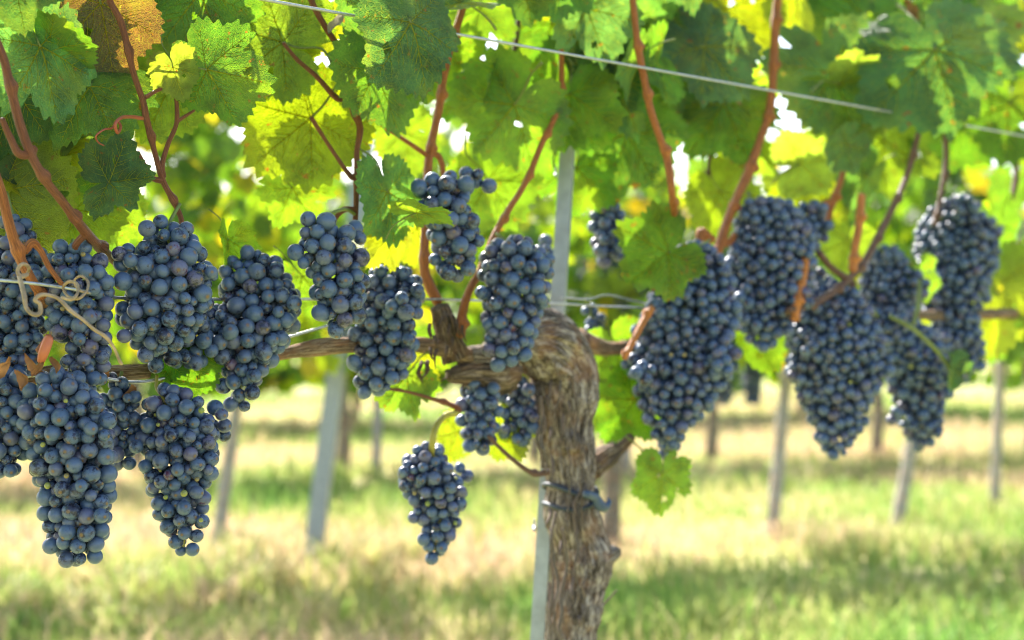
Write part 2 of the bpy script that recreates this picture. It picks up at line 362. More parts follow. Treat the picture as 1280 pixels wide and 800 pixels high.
def make_leaf(k, nphi=180, nr=15, cup=.12, fold=.15, wav=.05, lob=1.0, veins=True, hole=0):
    R = random.Random(k*13+1); mb = MB(); V = []; F = []
    # irregular saw teeth
    cuts = [-math.pi]; 
    while cuts[-1] < math.pi: cuts.append(cuts[-1]+R.uniform(.12, .22))
    def tooth(phi):
        for a, b in zip(cuts, cuts[1:]):
            if phi < b:
                t = (phi-a)/(b-a); s = t/.62 if t < .62 else (1-t)/.38
                return s*(b-a)*.62
        return 0
    bites = [(R.uniform(-2.6, 2.6), R.uniform(.08, .2), R.uniform(.1, .3)) for _ in range(R.choice([0, 1, 1, 2]))]
    prof = []
    for j in range(nphi+1):
        phi = -math.pi+2*math.pi*j/nphi; r = leaf_r(phi, k, lob)
        rt = r*(0.93+tooth(phi)*(1.0 if abs(phi) < 2.9 else .2))
        for (ba, bw, bd) in bites: rt -= bd*r*max(0, 1-((phi-ba)/bw)**2)
        prof.append((phi, r*.93, rt))
    V.append((0, 0, leaf_z(0, 0, k, cup, fold, wav))); A = [(0, 0, 0)]
    for i in range(1, nr+1):
        t = (i/nr)**.85
        for phi, r, rt in prof:
            rr = t*(r+(rt-r)*max(0, (t-.55)/.45)) if rt > r else t*(r+(rt-r)*t**2)
            x, y = math.sin(phi)*rr, math.cos(phi)*rr
            V.append((x, y, leaf_z(x, y, k, cup, fold, wav))); A.append((x, y, t))
    m_ = nphi+1
    for j in range(nphi): F.append((0, 1+j+1, 1+j))
    for i in range(nr-1):
        for j in range(nphi):
            a = 1+i*m_+j; F.append((a, a+1, a+m_+1, a+m_))
    holes = [(R.uniform(-.5, .5), R.uniform(-.2, .65), R.uniform(.03, .075)) for _ in range(R.choice([0, 1, 2, 3]))]
    def keep(f):
        if len(f) == 3: return True
        x = sum(V[q][0] for q in f)/4; y = sum(V[q][1] for q in f)/4
        return all(math.hypot(x-a, y-b) > c*(1+.5*noise.noise(Vector((x*14, y*14, k)))) for a, b, c in holes)
    mb.add(V, [f for f in F if keep(f)], 0, A)
    if veins:
        def vt(p0, ang, ln, w0, curve, n=9):
            pts = []; x, y = p0; a = ang
            for i in range(n):
                r = math.hypot(x, y)
                pts.append((x, y, leaf_z(x, y, k, cup, fold, wav)))
                a += curve/n; x += math.sin(a)*ln/(n-1); y += math.cos(a)*ln/(n-1)
            tube(mb, pts, [w0*(1-.8*i/(n-1)) for i in range(n)], 5, 1, 1)
            return pts
        for va, ln in ((0, .90), (54, .80), (-54, .80), (112, .62), (-112, .62)):
            r_ = leaf_r(math.radians(va), k, lob)
            pts = vt((0, 0), math.radians(va), ln*r_/(1.0 if va == 0 else .93 if abs(va) == 54 else .79), .0125 if abs(va) < 100 else .009, R.uniform(-.12, .12), 12)
            for q in range(1, 7):
                pp = pts[min(11, int(q*1.6)+1)]
                for sgn in (-1, 1):
                    l2 = (.42-.036*q)*R.uniform(.85, 1.15)*(1 if abs(va) < 100 else .72)
                    a2 = math.radians(va)+sgn*math.radians(R.uniform(42, 54))
                    ex, ey = pp[0]+math.sin(a2)*l2, pp[1]+math.cos(a2)*l2
                    lim = leaf_r(math.atan2(ex, ey), k, lob)*.86
                    while math.hypot(ex, ey) > lim and l2 > .03:
                        l2 *= .8; ex, ey = pp[0]+math.sin(a2)*l2, pp[1]+math.cos(a2)*l2
                    vt((pp[0], pp[1]), a2, l2, .0052, -sgn*.35, 6)
        # petiole
        L_ = R.uniform(.55, .95); b = R.uniform(.2, .7)
        pts = [(0, 0.01, 0), (R.uniform(-.03, .03), -L_*.3, -b*.12), (R.uniform(-.1, .1), -L_*.7, -b*.45), (R.uniform(-.15, .15), -L_, -b*.9)]
        tube(mb, pts, [.018, .016, .016, .022], 7, 2, 5)
    return mb
PET = leaf_mat('leaf_petiole', vein=True)
_n = PET.node_tree
LEAVES = []
for k in range(14):
    R = random.Random(k)
    LEAVES.append(make_leaf(k, cup=R.uniform(-.05, .28), fold=R.choice([0, .05, .15, .35, .6]), wav=R.uniform(.03, .085), lob=R.uniform(.4, .95)).mesh('leaf', [M_LEAF, M_VEIN, M_STEM]))
FLAT = [k for k in range(14)]
# simple leaf used for merged foliage
def simple_leaf(k, n=26):
    V = [(0, 0, 0)]; R = random.Random(k+100)
    for j in range(n):
        phi = -math.pi+2*math.pi*(j+.5)/n; r = leaf_r(phi, k, 1.0)*(1.04 if j % 2 else .9)
        x, y = math.sin(phi)*r, math.cos(phi)*r; V.append((x*.5, y*.5, leaf_z(x*.5, y*.5, k, .15, .2, .06)))
    for j in range(n):
        phi = -math.pi+2*math.pi*(j+.5)/n; r = leaf_r(phi, k, 1.0)*(1.04 if j % 2 else .9)
        x, y = math.sin(phi)*r, math.cos(phi)*r; V.append((x, y, leaf_z(x, y, k, .15, .2, .06)))
    F = [(0, 1+(j+1) % n, 1+j) for j in range(n)]+[(1+j, 1+(j+1) % n, 1+n+(j+1) % n, 1+n+j) for j in range(n)]
    return np.array(V), F
SIMPLE = [simple_leaf(k) for k in range(4)]
def frame(nrm, tip):
    n = Vector(nrm).normalized(); t = Vector(tip); t = (t-n*t.dot(n)).normalized(); x = t.cross(n)
    return Matrix((x, t, n)).transposed()
def foliage_mesh(spots, name='foliage'):
    """spots: (pos, normal, tip, size)"""
    mb = MB(); Vs = []; As = []; n = 0
    for i, (p, nn, tt, s) in enumerate(spots):
        V, F = SIMPLE[i % 4]; M = np.array(frame(nn, tt))
        Vs.append((V*s) @ M.T + np.array(p)); As.append(V)
        mb.f += [tuple(a+n for a in f) for f in F]; n += len(V)
    mb.v = Vs; mb.a = As; mb.m = [0]*len(mb.f); mb.n = n
    return mb.mesh(name, [M_FOL])
def rnd_leaf_dirs(R, near):
    # blades hang tip down and face out of the row; half of them show their underside
    out = RN if near else -RN
    n = out*1.0 + Vector((R.gauss(0, .55), R.gauss(0, .55), R.uniform(-.1, 1.0)))
    tip = Vector((R.gauss(0, .7), R.gauss(0, .7), -1.0))
    return n, tip

# ------------------------------------------------------------------ vines
def ridge(freq, amp, seed, knots=()):
    def f(a, s, r, p, nrm):
        v = Vector((math.cos(a)*freq*.55, math.sin(a)*freq*.55, s*9+seed))
        d = noise.noise(v)*1.0
        v2 = Vector((math.cos(a)*freq*1.5, math.sin(a)*freq*1.5, s*22+seed*2)); d2 = 1-abs(noise.noise(v2))*2
        v3 = Vector((math.cos(a)*freq*3.4, math.sin(a)*freq*3.4, s*60+seed)); d3 = 1-abs(noise.noise(v3))*2
        lump = noise.noise(Vector(p)*26+Vector((seed, 0, 0)))
        o = r*amp*(d*.8+d2*.6+d3*.38+lump*1.5)
        for kp, kr, kh in knots:
            dd = (Vector(p)+nrm*r-kp).length/kr
            if dd < 1.6: o += kh*(math.exp(-(dd-.55)**2*14) - .5*math.exp(-dd*dd*16))
        return o
    return f
def wpts(lst, off=0.0, sub=1):
    return [P(u, v, o[0] if o else off) for (u, v, h, *o) in lst], [h*px(u, o[0] if o else off) for (u, v, h, *o) in lst]
vine = empty('grapevine', P(735, 1380)); vine.location.z = 0
tag(vine, 'old gnarled grapevine with thick bark trunk beside the grey metal stake', 'grapevine', 'grapevines of the front row')
def sub(parent, me, name):
    o = link(name, me, parent); o.matrix_parent_inverse = Matrix.Translation(-Vector(parent.location)); return o

mb = MB()
knot = P(716, 556, .030)
tp, tr_ = wpts([(738, 1390, 46), (728, 1150, 38), (716, 920, 33), (712, 820, 33), (718, 760, 35), (726, 712, 39), (724, 680, 37), (713, 640, 33), (713, 605, 34), (711, 565, 38), (707, 525, 39), (708, 490, 40), (704, 460, 42), (688, 436, 41), (662, 422, 36), (636, 430, 27), (612, 446, 20), (585, 446, 14)])
tr_ = [x*.87 for x in tr_]; tube(mb, tp, tr_, 150, 0, 34, ridge(5.0, .16, 3.3, [(knot, .017, .0085), (P(757, 692, 0), .018, .008), (P(700, 470, .03), .02, .005), (P(695, 700, .03), .022, .004)]))
TRUNK = mb
# dead spur stub and knobs on the head
def stub(pts, name, m, ns=40, fr=3.2, amp=.22, seed=1, sb=10):
    mb = MB(); a, b = wpts(pts); tube(mb, a, b, ns, 0, sb, ridge(fr, amp, seed)); return sub(vine, mb.mesh(name, [m]), name)
stub([(640, 462, 20), (612, 468, 19), (585, 466, 13), (562, 470, 6)], 'spur', M_DARKBARK, seed=4, amp=.35)
stub([(570, 447, 17), (562, 425, 15), (556, 404, 13), (549, 384, 10)], 'spur', M_DARKBARK, seed=7, amp=.38)
stub([(735, 704, 16, .01), (757, 694, 13, .02), (772, 690, 6, .02)], 'spur', M_BARK, seed=9, amp=.3)
stub([(735, 585, 14, -.02), (757, 570, 11, -.02), (775, 560, 7, -.02), (790, 545, 4, -.01)], 'spur', M_DARKBARK, seed=12, amp=.3)
# loose bark strips
R = random.Random(5); mb = MB()
for (u, v, l, wv) in [(667, 495, 90, 4), (674, 520, 70, 3), (690, 640, 150, 3), (704, 660, 120, 3), (722, 640, 110, 2.6), (736, 720, 60, 3), (700, 720, 110, 3), (712, 560, 90, 2), (730, 560, 80, 2.4), (695, 450, 60, 2.2), (720, 470, 90, 2.6), (735, 480, 90, 2), (684, 700, 110, 2.6), (728, 600, 60, 2)]:
    u = 711+(u-711)*.82; edge = abs(u-708)/40; o = .062*math.sqrt(max(.05, 1-min(1, edge)**2))*.55
    pts = [(u+R.uniform(-4, 4)+(8 if i in (0, 5) else 0)*0, v+l*i/5, wv*.7*(1-.6*abs(i/5-.4)), o+R.uniform(-.001, .004)) for i in range(6)]
    a, b = wpts(pts); tube(mb, a, b, 6, 0, 5, lambda a, s, r, p, n: r*.4*noise.noise(Vector((a, s*150, 0))))
sub(vine, mb.mesh('loose_bark', [M_BARK]), 'loose_bark')
mb = TRUNK; R = random.Random(77)
for q in range(34):     # short lifted flakes all over the trunk
    v = R.uniform(470, 800); e = R.uniform(-1, 1); u = 713+e*29; o = .030*math.sqrt(max(.02, 1-e*e)); l = R.uniform(14, 38)
    a, b = wpts([(u, v, 1.0, o-.002), (u+R.uniform(-2, 2), v+l*.4, 2.6, o+.0015), (u+R.uniform(-3, 3)+e*2, v+l, .7, o+R.uniform(.002, .008))]); tube(mb, a, b, 5, 0, 4)
sub(vine, mb.mesh('trunk', [M_BARK]), 'trunk')
R = random.Random(15); mb = MB()
for i in range(26):
    u = R.uniform(525, 640); v = 452+R.uniform(-2, 24)*(1 if u > 555 else .3)
    a, b = wpts([(u, v, 3, .0), (u+R.uniform(-5, 5), v+R.uniform(6, 12), 2, .005), (u+R.uniform(-9, 6), v+R.uniform(13, 26), .6, .0)]); tube(mb, a, b, 5, 0, 3)
for i in range(16):
    u = R.uniform(535, 580); v = R.uniform(380, 440)
    a, b = wpts([(u, v, 2.4, .02), (u+R.uniform(-3, 3), v+9, 2, .026), (u+R.uniform(-6, 6), v+R.uniform(14, 26), .6, .02)]); tube(mb, a, b, 5, 0, 3)
sub(vine, mb.mesh('loose_bark', [M_DARKBARK]), 'loose_bark')
# arms
cordon_l = [(-120, 480, 11), (-40, 484, 10), (0, 480, 10), (60, 468, 10), (130, 466, 9), (200, 463, 9), (270, 455, 8), (330, 447, 7.5), (365, 440, 8), (400, 434, 9.5), (440, 431, 9), (500, 430, 9), (545, 434, 9), (590, 446, 11), (630, 446, 16)]
mb = MB(); a, b = wpts(cordon_l); tube(mb, a, b, 30, 0, 10, ridge(2.6, .16, 21)); sub(vine, mb.mesh('cordon', [M_CORDON]), 'cordon')
mb = MB(); a, b = wpts([(725, 425, 14, -.03), (760, 436, 9, -.04), (810, 428, 8, -.04), (880, 412, 7, -.03), (960, 404, 7, -.02), (1010, 395, 6.5), (1060, 385, 6), (1110, 392, 6), (1180, 394, 6), (1260, 392, 6), (1320, 390, 6)])
tube(mb, a, b, 26, 0, 10, ridge(2.6, .14, 31)); sub(vine, mb.mesh('cordon', [M_CORDON]), 'cordon')
mb = MB(); a, b = wpts([(640, 433, 15, .03), (600, 425, 5, .03), (560, 440, 3.5, .01)]); 

ORANGE = (0.44, 0.145, 0.035, 1); BROWN = (0.25, 0.085, 0.035, 1); DBROWN = (0.17, 0.085, 0.055, 1); GREYGR = (0.20, 0.19, 0.11, 1); SUNLIT = (0.62, 0.22, 0.05, 1)  # the brightest orange has sunshine painted into the cane colour
SHOOTS = []
def shoot(pts, col, off=0.0, vn=None, sideshoots=(), name='shoot'):
    vn = vn or vine
    pts = [(p+(off,)) if len(p) == 3 else p for p in pts]
    a, b = wpts(pts); b = [x*.9 for x in b]; mb = MB()
    nodes = [random.uniform(.0, .06)]
    while nodes[-1] < 1.5: nodes.append(nodes[-1]+random.uniform(.05, .075))
    def dsp(a_, s, r, p, n):
        k = min(abs(s-x) for x in nodes); side = math.cos(a_*1.0)
        return r*(.55*math.exp(-(k/.0042)**2)*(1+.6*side) + .04*noise.noise(Vector((math.cos(a_)*2, math.sin(a_)*2, s*60))) - .05)
    tube(mb, a, b, 16, 0, 12, dsp)
    for (sp, shw) in sideshoots:
        aa, bb = wpts([(p+(off,)) if len(p) == 3 else p for p in sp]); tube(mb, aa, bb, 8, 0, 8, lambda a_, s, r, p, n: r*.1*noise.noise(Vector((a_, s*100, 0))))
    o = sub(vn, mb.mesh(name, [M_CANE]), name); o.color = col
    SHOOTS.append((o, a, vn)); return o

rvine = empty('grapevine', ROW*1.30+Vector((0, 1.47, 0))); tag(rvine, 'blurred grapevine at the right, its canes arching over the crowded dark grapes', 'grapevine', 'grapevines of the front row')
lvine = empty('grapevine', ROW*-1.05+Vector((0, 1.47, 0))); tag(lvine, 'nearest grapevine, with the orange cane at the left edge and a coiled dry tendril', 'grapevine', 'grapevines of the front row')
for vv, sgn in ((rvine, 1), (lvine, -1)):
    b0 = Vector(vv.location); mb = MB()
    tube(mb, [b0+Vector((.02, 0, -.05)), b0+Vector((0, 0, .3)), b0+Vector((.015, .01, .6)), b0+Vector((0, 0, .80)), b0+ROW*-.06+Vector((0, 0, .85)), b0+ROW*-.2+Vector((0, 0, .86))], [.045, .034, .032, .036, .024, .010], 40, 0, 14, ridge(4, .13, 8+sgn))
    sub(vv, mb.mesh('trunk', [M_BARK]), 'trunk')

s1 = shoot([(-40, -20, 7), (0, 62, 6.5), (12, 105, 6.5), (28, 165, 7), (50, 215, 6.5), (78, 252, 6.5, .11), (107, 290, 7.5, .08), (128, 312, 7, .05), (165, 345, 6, .0)], BROWN, .125,
           sideshoots=[([(107, 292, 5, .08), (94, 308, 4.5, .07), (91, 335, 4, .04)], 0), ([(2, 148, 4), (14, 175, 4.5), (24, 192, 5.5), (38, 192, 6), (42, 184, 6)], 0)])
s2 = shoot([(-25, 165, 7), (0, 235, 7), (10, 275, 7.5), (24, 320, 7.5), (38, 347, 7), (50, 368, 6.5, .05), (56, 384, 6, .02)], ORANGE, .075, lvine,
           sideshoots=[([(30, 315, 5), (40, 304, 6), (50, 312, 4), (62, 335, 3.5), (78, 356, 3)], 0), ([(48, 440, 5), (55, 432, 6), (62, 420, 5)], 0)])
s3 = shoot([(128, -40, 4), (137, 0, 4.5), (152, 30, 5), (166, 88, 4.5), (179, 127, 4.5), (183, 148, 5), (192, 185, 4), (203, 224, 4.5), (214, 246, 4.3), (226, 272, 4), (226, 290, 4)], BROWN, .05,
           sideshoots=[([(204, 222, 4), (203, 205, 3.5), (210, 180, 3), (221, 152, 3), (219, 114, 2.5), (214, 104, 2)], 0), ([(221, 152, 2.5), (232, 145, 2.2), (243, 138, 1.5)], 0), ([(181, 122, 3), (195, 114, 2.5), (214, 106, 1.8)], 0), ([(202, 226, 4), (190, 222, 3.5), (180, 205, 3), (172, 190, 2.5)], 0)])
s4 = shoot([(380, -40, 4.5), (389, 0, 4.5), (408, 36, 4.5), (425, 65, 4.5), (433, 114, 4.5), (441, 138, 4.5), (450, 160, 5), (446, 190, 4), (446, 215, 4.5), (445, 260, 4), (444, 276, 4)], BROWN, .04,
           sideshoots=[([(432, 122, 4), (420, 122, 4), (395, 95, 3), (372, 75, 2.6), (354, 54, 2.4)], 0), ([(444, 220, 3.8), (437, 219, 3), (410, 180, 2.4), (389, 147, 2.8)], 0), ([(425, 62, 3), (437, 45, 3), (450, 38, 2.6), (466, 16, 2), (500, 5, 1.5)], 0), ([(444, 262, 3.4), (430, 262, 4), (420, 272, 3), (416, 285, 2.6)], 0), ([(434, 116, 2.5), (450, 108, 2), (462, 98, 1.6)], 0)])
s5 = shoot([(590, -40, 5), (577, 15, 5.5), (562, 62, 6), (553, 105, 6), (548, 140, 6), (538, 185, 6), (534, 225, 6.5), (533, 270, 6.5), (530, 330, 7), (536, 355, 8), (548, 378, 8)], ORANGE, -.01,
           sideshoots=[([(536, 190, 4), (548, 195, 4), (553, 208, 3.5), (554, 222, 3)], 0), ([(535, 195, 3), (510, 178, 2.8), (480, 158, 2.6), (455, 140, 2.4)], 0)])
s6 = shoot([(706, -30, 4), (703, 30, 4), (702, 65, 4.2), (701, 120, 4.4), (692, 150, 4.2), (678, 178, 4.5), (658, 226, 4.5), (636, 262, 4.8), (618, 294, 5), (600, 338, 5.5), (586, 365, 6), (578, 392, 7), (576, 420, 7)], ORANGE, .015)
s7 = shoot([(788, -30, 5), (794, 30, 5), (798, 62, 5.5), (805, 97, 5.5), (813, 136, 5.5), (826, 175, 5.5), (834, 198, 6), (840, 240, 5.5), (844, 275, 6, .04), (846, 300, 6, .02)], ORANGE, .09)
s8 = shoot([(976, -30, 6), (970, 20, 6.5), (967, 80, 6.5), (962, 138, 6.5), (950, 175, 6), (936, 215, 7.5), (922, 245, 6.5), (908, 280, 7), (896, 318, 7.5)], ORANGE, .0,
           sideshoots=[([(890, 300, 6), (876, 290, 6), (876, 310, 5)], 0), ([(900, 306, 5), (912, 302, 5), (918, 294, 4)], 0)])
s9 = shoot([(1077, 243, 6), (1074, 280, 6), (1068, 315, 6), (1066, 338, 7)], SUNLIT, .07, rvine)
s10 = shoot([(1175, 60, 4), (1165, 110, 4), (1150, 160, 4.2), (1135, 215, 4.5), (1118, 255, 5), (1098, 295, 5.2), (1078, 330, 5.5), (1050, 358, 5.5), (1020, 378, 5.5), (985, 388, 5)], DBROWN, .06, rvine,
            sideshoots=[([(1062, 350, 5), (1040, 335, 4), (1024, 316, 5)], 0), ([(1066, 352, 4), (1066, 370, 3.5), (1072, 388, 3)], 0)])
s11 = shoot([(1178, 60, 3.5), (1178, 130, 3.5), (1183, 195, 4), (1176, 245, 4), (1168, 282, 4)], DBROWN, .0, rvine)
s12 = shoot([(1062, 170, 4), (1054, 215, 4.5), (1044, 245, 5.5), (1038, 262, 5), (1034, 280, 5)], ORANGE, -.01, rvine, sideshoots=[([(1042, 250, 4), (1030, 255, 4.5), (1020, 262, 4)], 0)])
s13 = shoot([(1008, 320, 6), (1003, 350, 6.5), (996, 375, 7), (994, 400, 7)], SUNLIT, .06, rvine)
s14 = shoot([(780, 448, 4), (792, 425, 5), (804, 402, 5), (815, 385, 5)], SUNLIT, .03)
s15 = shoot([(470, 484, 1.6), (510, 490, 2.2), (545, 500, 3), (568, 508, 4.2), (574, 515, 5)], BROWN, .0)
s16 = shoot([(610, 545, 2), (625, 560, 3), (648, 580, 3.4), (668, 592, 4), (685, 590, 5)], DBROWN, .02)
s17 = shoot([(1290, 60, 4), (1268, 130, 4), (1270, 220, 4), (1250, 300, 4)], DBROWN, -.05, rvine)
s18 = shoot([(870, -30, 4), (880, 60, 4), (870, 120, 4), (888, 180, 4), (880, 250, 4)], DBROWN, -.12)
s19 = shoot([(252, -40, 4), (262, 0, 4), (258, 40, 4), (256, 88, 3.4)], DBROWN, -.02)
s20 = shoot([(640, -60, 4), (648, 20, 4), (640, 90, 3.5), (644, 130, 3)], DBROWN, -.08)
s21 = shoot([(1110, -60, 4), (1104, 20, 4.5), (1090, 100, 4), (1096, 160, 4)], ORANGE, -.1, rvine)
s22 = shoot([(8, -60, 5), (5, 0, 5), (10, 40, 4)], DBROWN, -.08, lvine)

# ---- leaves
TINT = {'d': (.030, .090, .030), 't': (.030, .085, .058), 'g': (.042, .115, .020), 'l': (.070, .145, .022), 'y': (.105, .150, .010), 'b': (.045, .026, .022), 'p': (.11, .17, .06)}  # teal holds painted sky reflection; light and yellow partly hold painted backlight glow
def nearest_shoot(p, vn=None):
    best = None
    for o, pts, vv in SHOOTS:
        if vn is not None and vv is not vn: continue
        d = min((q-p).length for q in pts)
        if best is None or d < best[0]: best = (d, o)
    return best[1]
leaf_n = [0]
def place_leaf(p, M, size, k, tint, shoot_=None):
    o = bpy.data.objects.new('leaf', LEAVES[k]); COL.objects.link(o)
    o.parent = shoot_ or nearest_shoot(p); sx = random.uniform(.92, 1.08)
    o.matrix_local = Matrix.Translation(p) @ M.to_4x4() @ Matrix.Diagonal((size*sx, size/sx, size, 1))
    j = random.uniform(.85, 1.18); t = TINT[tint]
    o.color = (t[0]*j*random.uniform(.85, 1.15), t[1]*j, t[2]*j*random.uniform(.8, 1.2), 1)
    leaf_n[0] += 1; return o
def hero(u, v, ang, size, face, tint, off=0.0, yaw=0, pitch=0, k=None):
    """junction at (u, v), tip towards ang degrees in the picture, size in pixels from junction to tip"""
    a = math.radians(ang); s = size*px(u, off)
    q = Quaternion((0, 0, 1), math.radians(yaw)) @ Quaternion((1, 0, 0), math.radians(pitch))
    tip = q @ Vector((math.cos(a), 0, math.sin(a))); n = q @ Vector((0, -1 if face == 'u' else 1, 0))
    # foreshortening: keep the picture length
    f = math.hypot(tip.x, tip.z); s /= max(f, .5)
    return place_leaf(P(u, v, off), frame(n, tip), s, random.randrange(14) if k is None else k, tint)
H = [
 (18, -22, -80, 66, 'u', 't', .10, 15, -30), (50, 58, -68, 98, 'u', 't', .09, 55, 0), (60, 63, 25, 64, 'd', 'g', .08, 10, 55), (126, 4, -80, 92, 'd', 'b', .03, 10, 10),
 (112, 108, -115, 82, 'u', 'd', .02, 0, -25), (136, 228, 10, 64, 'u', 't', .05, 0, -20), (138, 226, 130, 45, 'u', 'g', .045, 0, 0), (0, 238, -50, 105, 'd', 'y', -.04, 0, 0), (72, 60, -60, 72, 'd', 'y', -.05, 10, 0),
 (250, -10, -125, 98, 'd', 'g', -.01, 10, 0), (258, 87, -12, 84, 'd', 'g', .07, -15, 10), (353, 53, 163, 98, 'd', 'l', .0, 0, 0), (350, 56, -115, 58, 'd', 'y', -.03, 0, 10), (388, 148, 218, 98, 'd', 'y', -.02, 0, 0),
 (392, 150, -70, 80, 'd', 'y', -.04, 10, 0), (365, 235, -60, 55, 'd', 'l', -.06, 0, 20), (212, 108, -115, 72, 'd', 'l', -.02, 10, 10), (216, 84, -70, 38, 'u', 'p', .06, 20, 20), (513, 28, -70, 92, 'u', 't', .13, 35, -10),
 (575, 4, 195, 80, 'u', 't', .07, 0, -50), (488, 62, -60, 68, 'u', 'd', .03, -10, -10), (470, 88, -66, 78, 'd', 'g', .06, 45, 0), (643, 131, 232, 88, 'd', 'g', .0, 0, 10), (652, -28, -80, 70, 'u', 'd', .05, 0, -30),
 (735, 10, -70, 78, 'u', 't', .05, 25, 0), (716, 92, -75, 100, 'd', 'g', -.03, -5, 5), (806, 30, -55, 95, 'u', 'd', -.04, 0, -15), (880, 58, -48, 82, 'u', 't', .02, 20, -15), (784, 168, -110, 95, 'u', 'd', -.06, 0, -10),
 (905, 130, -125, 88, 'u', 'd', -.05, 0, -20), (1042, 90, -70, 100, 'u', 't', .02, 5, -10), (1050, 104, -30, 62, 'd', 'p', .03, 10, 60), (1168, 62, -75, 112, 'u', 't', .13, 0, -20), (1200, 40, -55, 85, 'u', 'p', .06, 20, -50),
 (1212, -25, -90, 80, 'u', 'd', .04, 0, -10), (905, 10, -40, 75, 'd', 'y', -.12, 0, 0), (995, 5, -80, 50, 'd', 'y', -.05, 40, 0), (836, 316, -142, 76, 'u', 'g', .05, -15, -20), (828, 592, -92, 50, 'd', 'l', .02, 0, 10),
 (795, 500, -130, 62, 'u', 'g', -.03, 10, -10), (768, 432, -70, 52, 'd', 'l', -.06, 0, 0), (484, 240, -72, 66, 'u', 't', .06, 50, 0), (486, 296, -130, 46, 'd', 'y', .05, 20, 10), (520, 266, 24, 52, 'd', 'l', .13, 0, 74),
 (522, 285, -80, 52, 'd', 'y', -.06, 20, 0), (240, 452, -105, 52, 'u', 'g', .03, 20, 0), (378, 345, -50, 50, 'd', 'l', -.05, 0, 0), (508, 468, -128, 62, 'd', 'g', -.01, 30, 0), (512, 460, -80, 45, 'd', 'y', -.04, 0, 0),
 (1240, 358, -92, 78, 'd', 'y', -.02, 0, 0), (95, 262, -60, 60, 'd', 'l', -.04, 0, 0), (285, 300, -80, 48, 'u', 'g', .02, 65, 0), (935, 402, -65, 66, 'u', 'g', -.08, 0, 0), (1150, 340, -80, 40, 'd', 'l', .03, 30, 0),
 (1000, 205, 20, 62, 'd', 'p', -.02, 10, 40), (900, 240, -60, 58, 'd', 'y', -.08, 0, 0), (1105, 175, -90, 80, 'd', 'l', -.06, 0, 0), (1060, 300, -100, 50, 'd', 'l', -.1, 0, 0), (1010, 235, -40, 60, 'd', 'y', -.1, 0, 0),
 (1262, 130, -100, 80, 'u', 'g', .0, 0, -10), (1245, 280, -60, 60, 'u', 'g', -.02, 30, 0), (1235, 325, -70, 50, 'd', 'p', .0, 40, 0), (630, 535, -60, 42, 'd', 'y', -.03, 10, 0), (573, 540, -110, 34, 'd', 'y', -.05, 0, 0),
 (1190, 460, -85, 36, 'u', 't', .1, 50, 0), (150, 265, -95, 46, 'd', 'l', -.07, 0, 0), (20, 110, -110, 85, 'u', 'd', -.02, 0, 0), (60, 190, -60, 70, 'd', 'y', -.07, 0, 0), (165, 20, -60, 75, 'd', 'y', -.08, 0, 0),
 (610, 225, -60, 75, 'd', 'l', -.09, 0, 0), (560, 60, -110, 70, 'd', 'l', -.08, 0, 0), (720, 210, -100, 70, 'u', 'g', -.08, 0, 0), (330, 20, -40, 80, 'd', 'g', -.06, 0, 0), (425, 30, -60, 55, 'd', 'y', -.06, 20, 0),
 (205, 445, -95, 42, 'u', 'd', .02, -20, 0), (760, 490, -100, 60, 'd', 'g', -.08, 0, 0), (1080, 20, -120, 85, 'u', 'd', -.04, 10, -10), (1140, 40, -100, 80, 'd', 'g', -.07, 0, 0), (840, 80, -100, 90, 'd', 'g', -.09, 0, 0),
 (712, 118, -95, 78, 'u', 'g', .0, 10, -10), (722, 80, -70, 70, 'd', 'g', -.02, 0, 0),
 (505, 165, -80, 55, 'd', 'l', -.25, 0, 0), (690, 30, -60, 85, 'd', 'g', -.10, 0, 0), (1200, 150, -110, 70, 'd', 'g', -.08, 0, 0), (765, 100, -60, 80, 'u', 'd', .01, 20, -10), (600, 10, -100, 60, 'd', 'l', -.1, 0, 0),
]
for i, h in enumerate(H):
    hero(*h, k=(i*5) % 14)

GAPS = [(225, 150, 45), (275, 160, 55), (300, 230, 60), (240, 220, 45), (270, 290, 50), (480, 170, 48), (478, 225, 32), (402, 48, 24), (375, 85, 16), (590, 62, 24), (652, 190, 26), (905, 68, 22), (1095, 20, 15), (1212, 228, 38), (1172, 255, 16),
        (335, 60, 12), (985, 20, 14), (350, 310, 40), (745, 150, 14), (880, 205, 20), (1010, 120, 12), (700, 255, 30), (820, 250, 25)]
R = random.Random(11); vis = 0
for t in range(900):
    u = R.uniform(-70, 1350); v = R.uniform(-60, 250)
    if 500 < u < 900 and v > 170 and R.random() < .7: continue
    if u > 900 and v > 240: continue
    if R.random() < (max(0, v)/250)**1.5*.75: continue
    sp = R.uniform(60, 92)*1.47/dep(u)*.9
    if any(math.hypot(u-a, (v-sp*.45)-b if False else v+sp*.3-b) < c+sp*.62 for a, b, c in GAPS): continue
    off = R.uniform(-.30, -.02) if (R.random() < .85 or u < 480) else R.uniform(.02, .07)
    n, tip = rnd_leaf_dirs(R, R.random() < (.6 if off > -.1 else .25))
    s = sp*px(u, off)*R.uniform(.8, 1.15)
    tint = R.choice('dggllllyyy') if off < -.06 else R.choice('dgtgl')  # leaves deeper in the row get lighter tints, standing in for backlight
    place_leaf(P(u, v, off), frame(n, tip), s, R.randrange(14), tint); vis += 1
    if vis >= 140: break
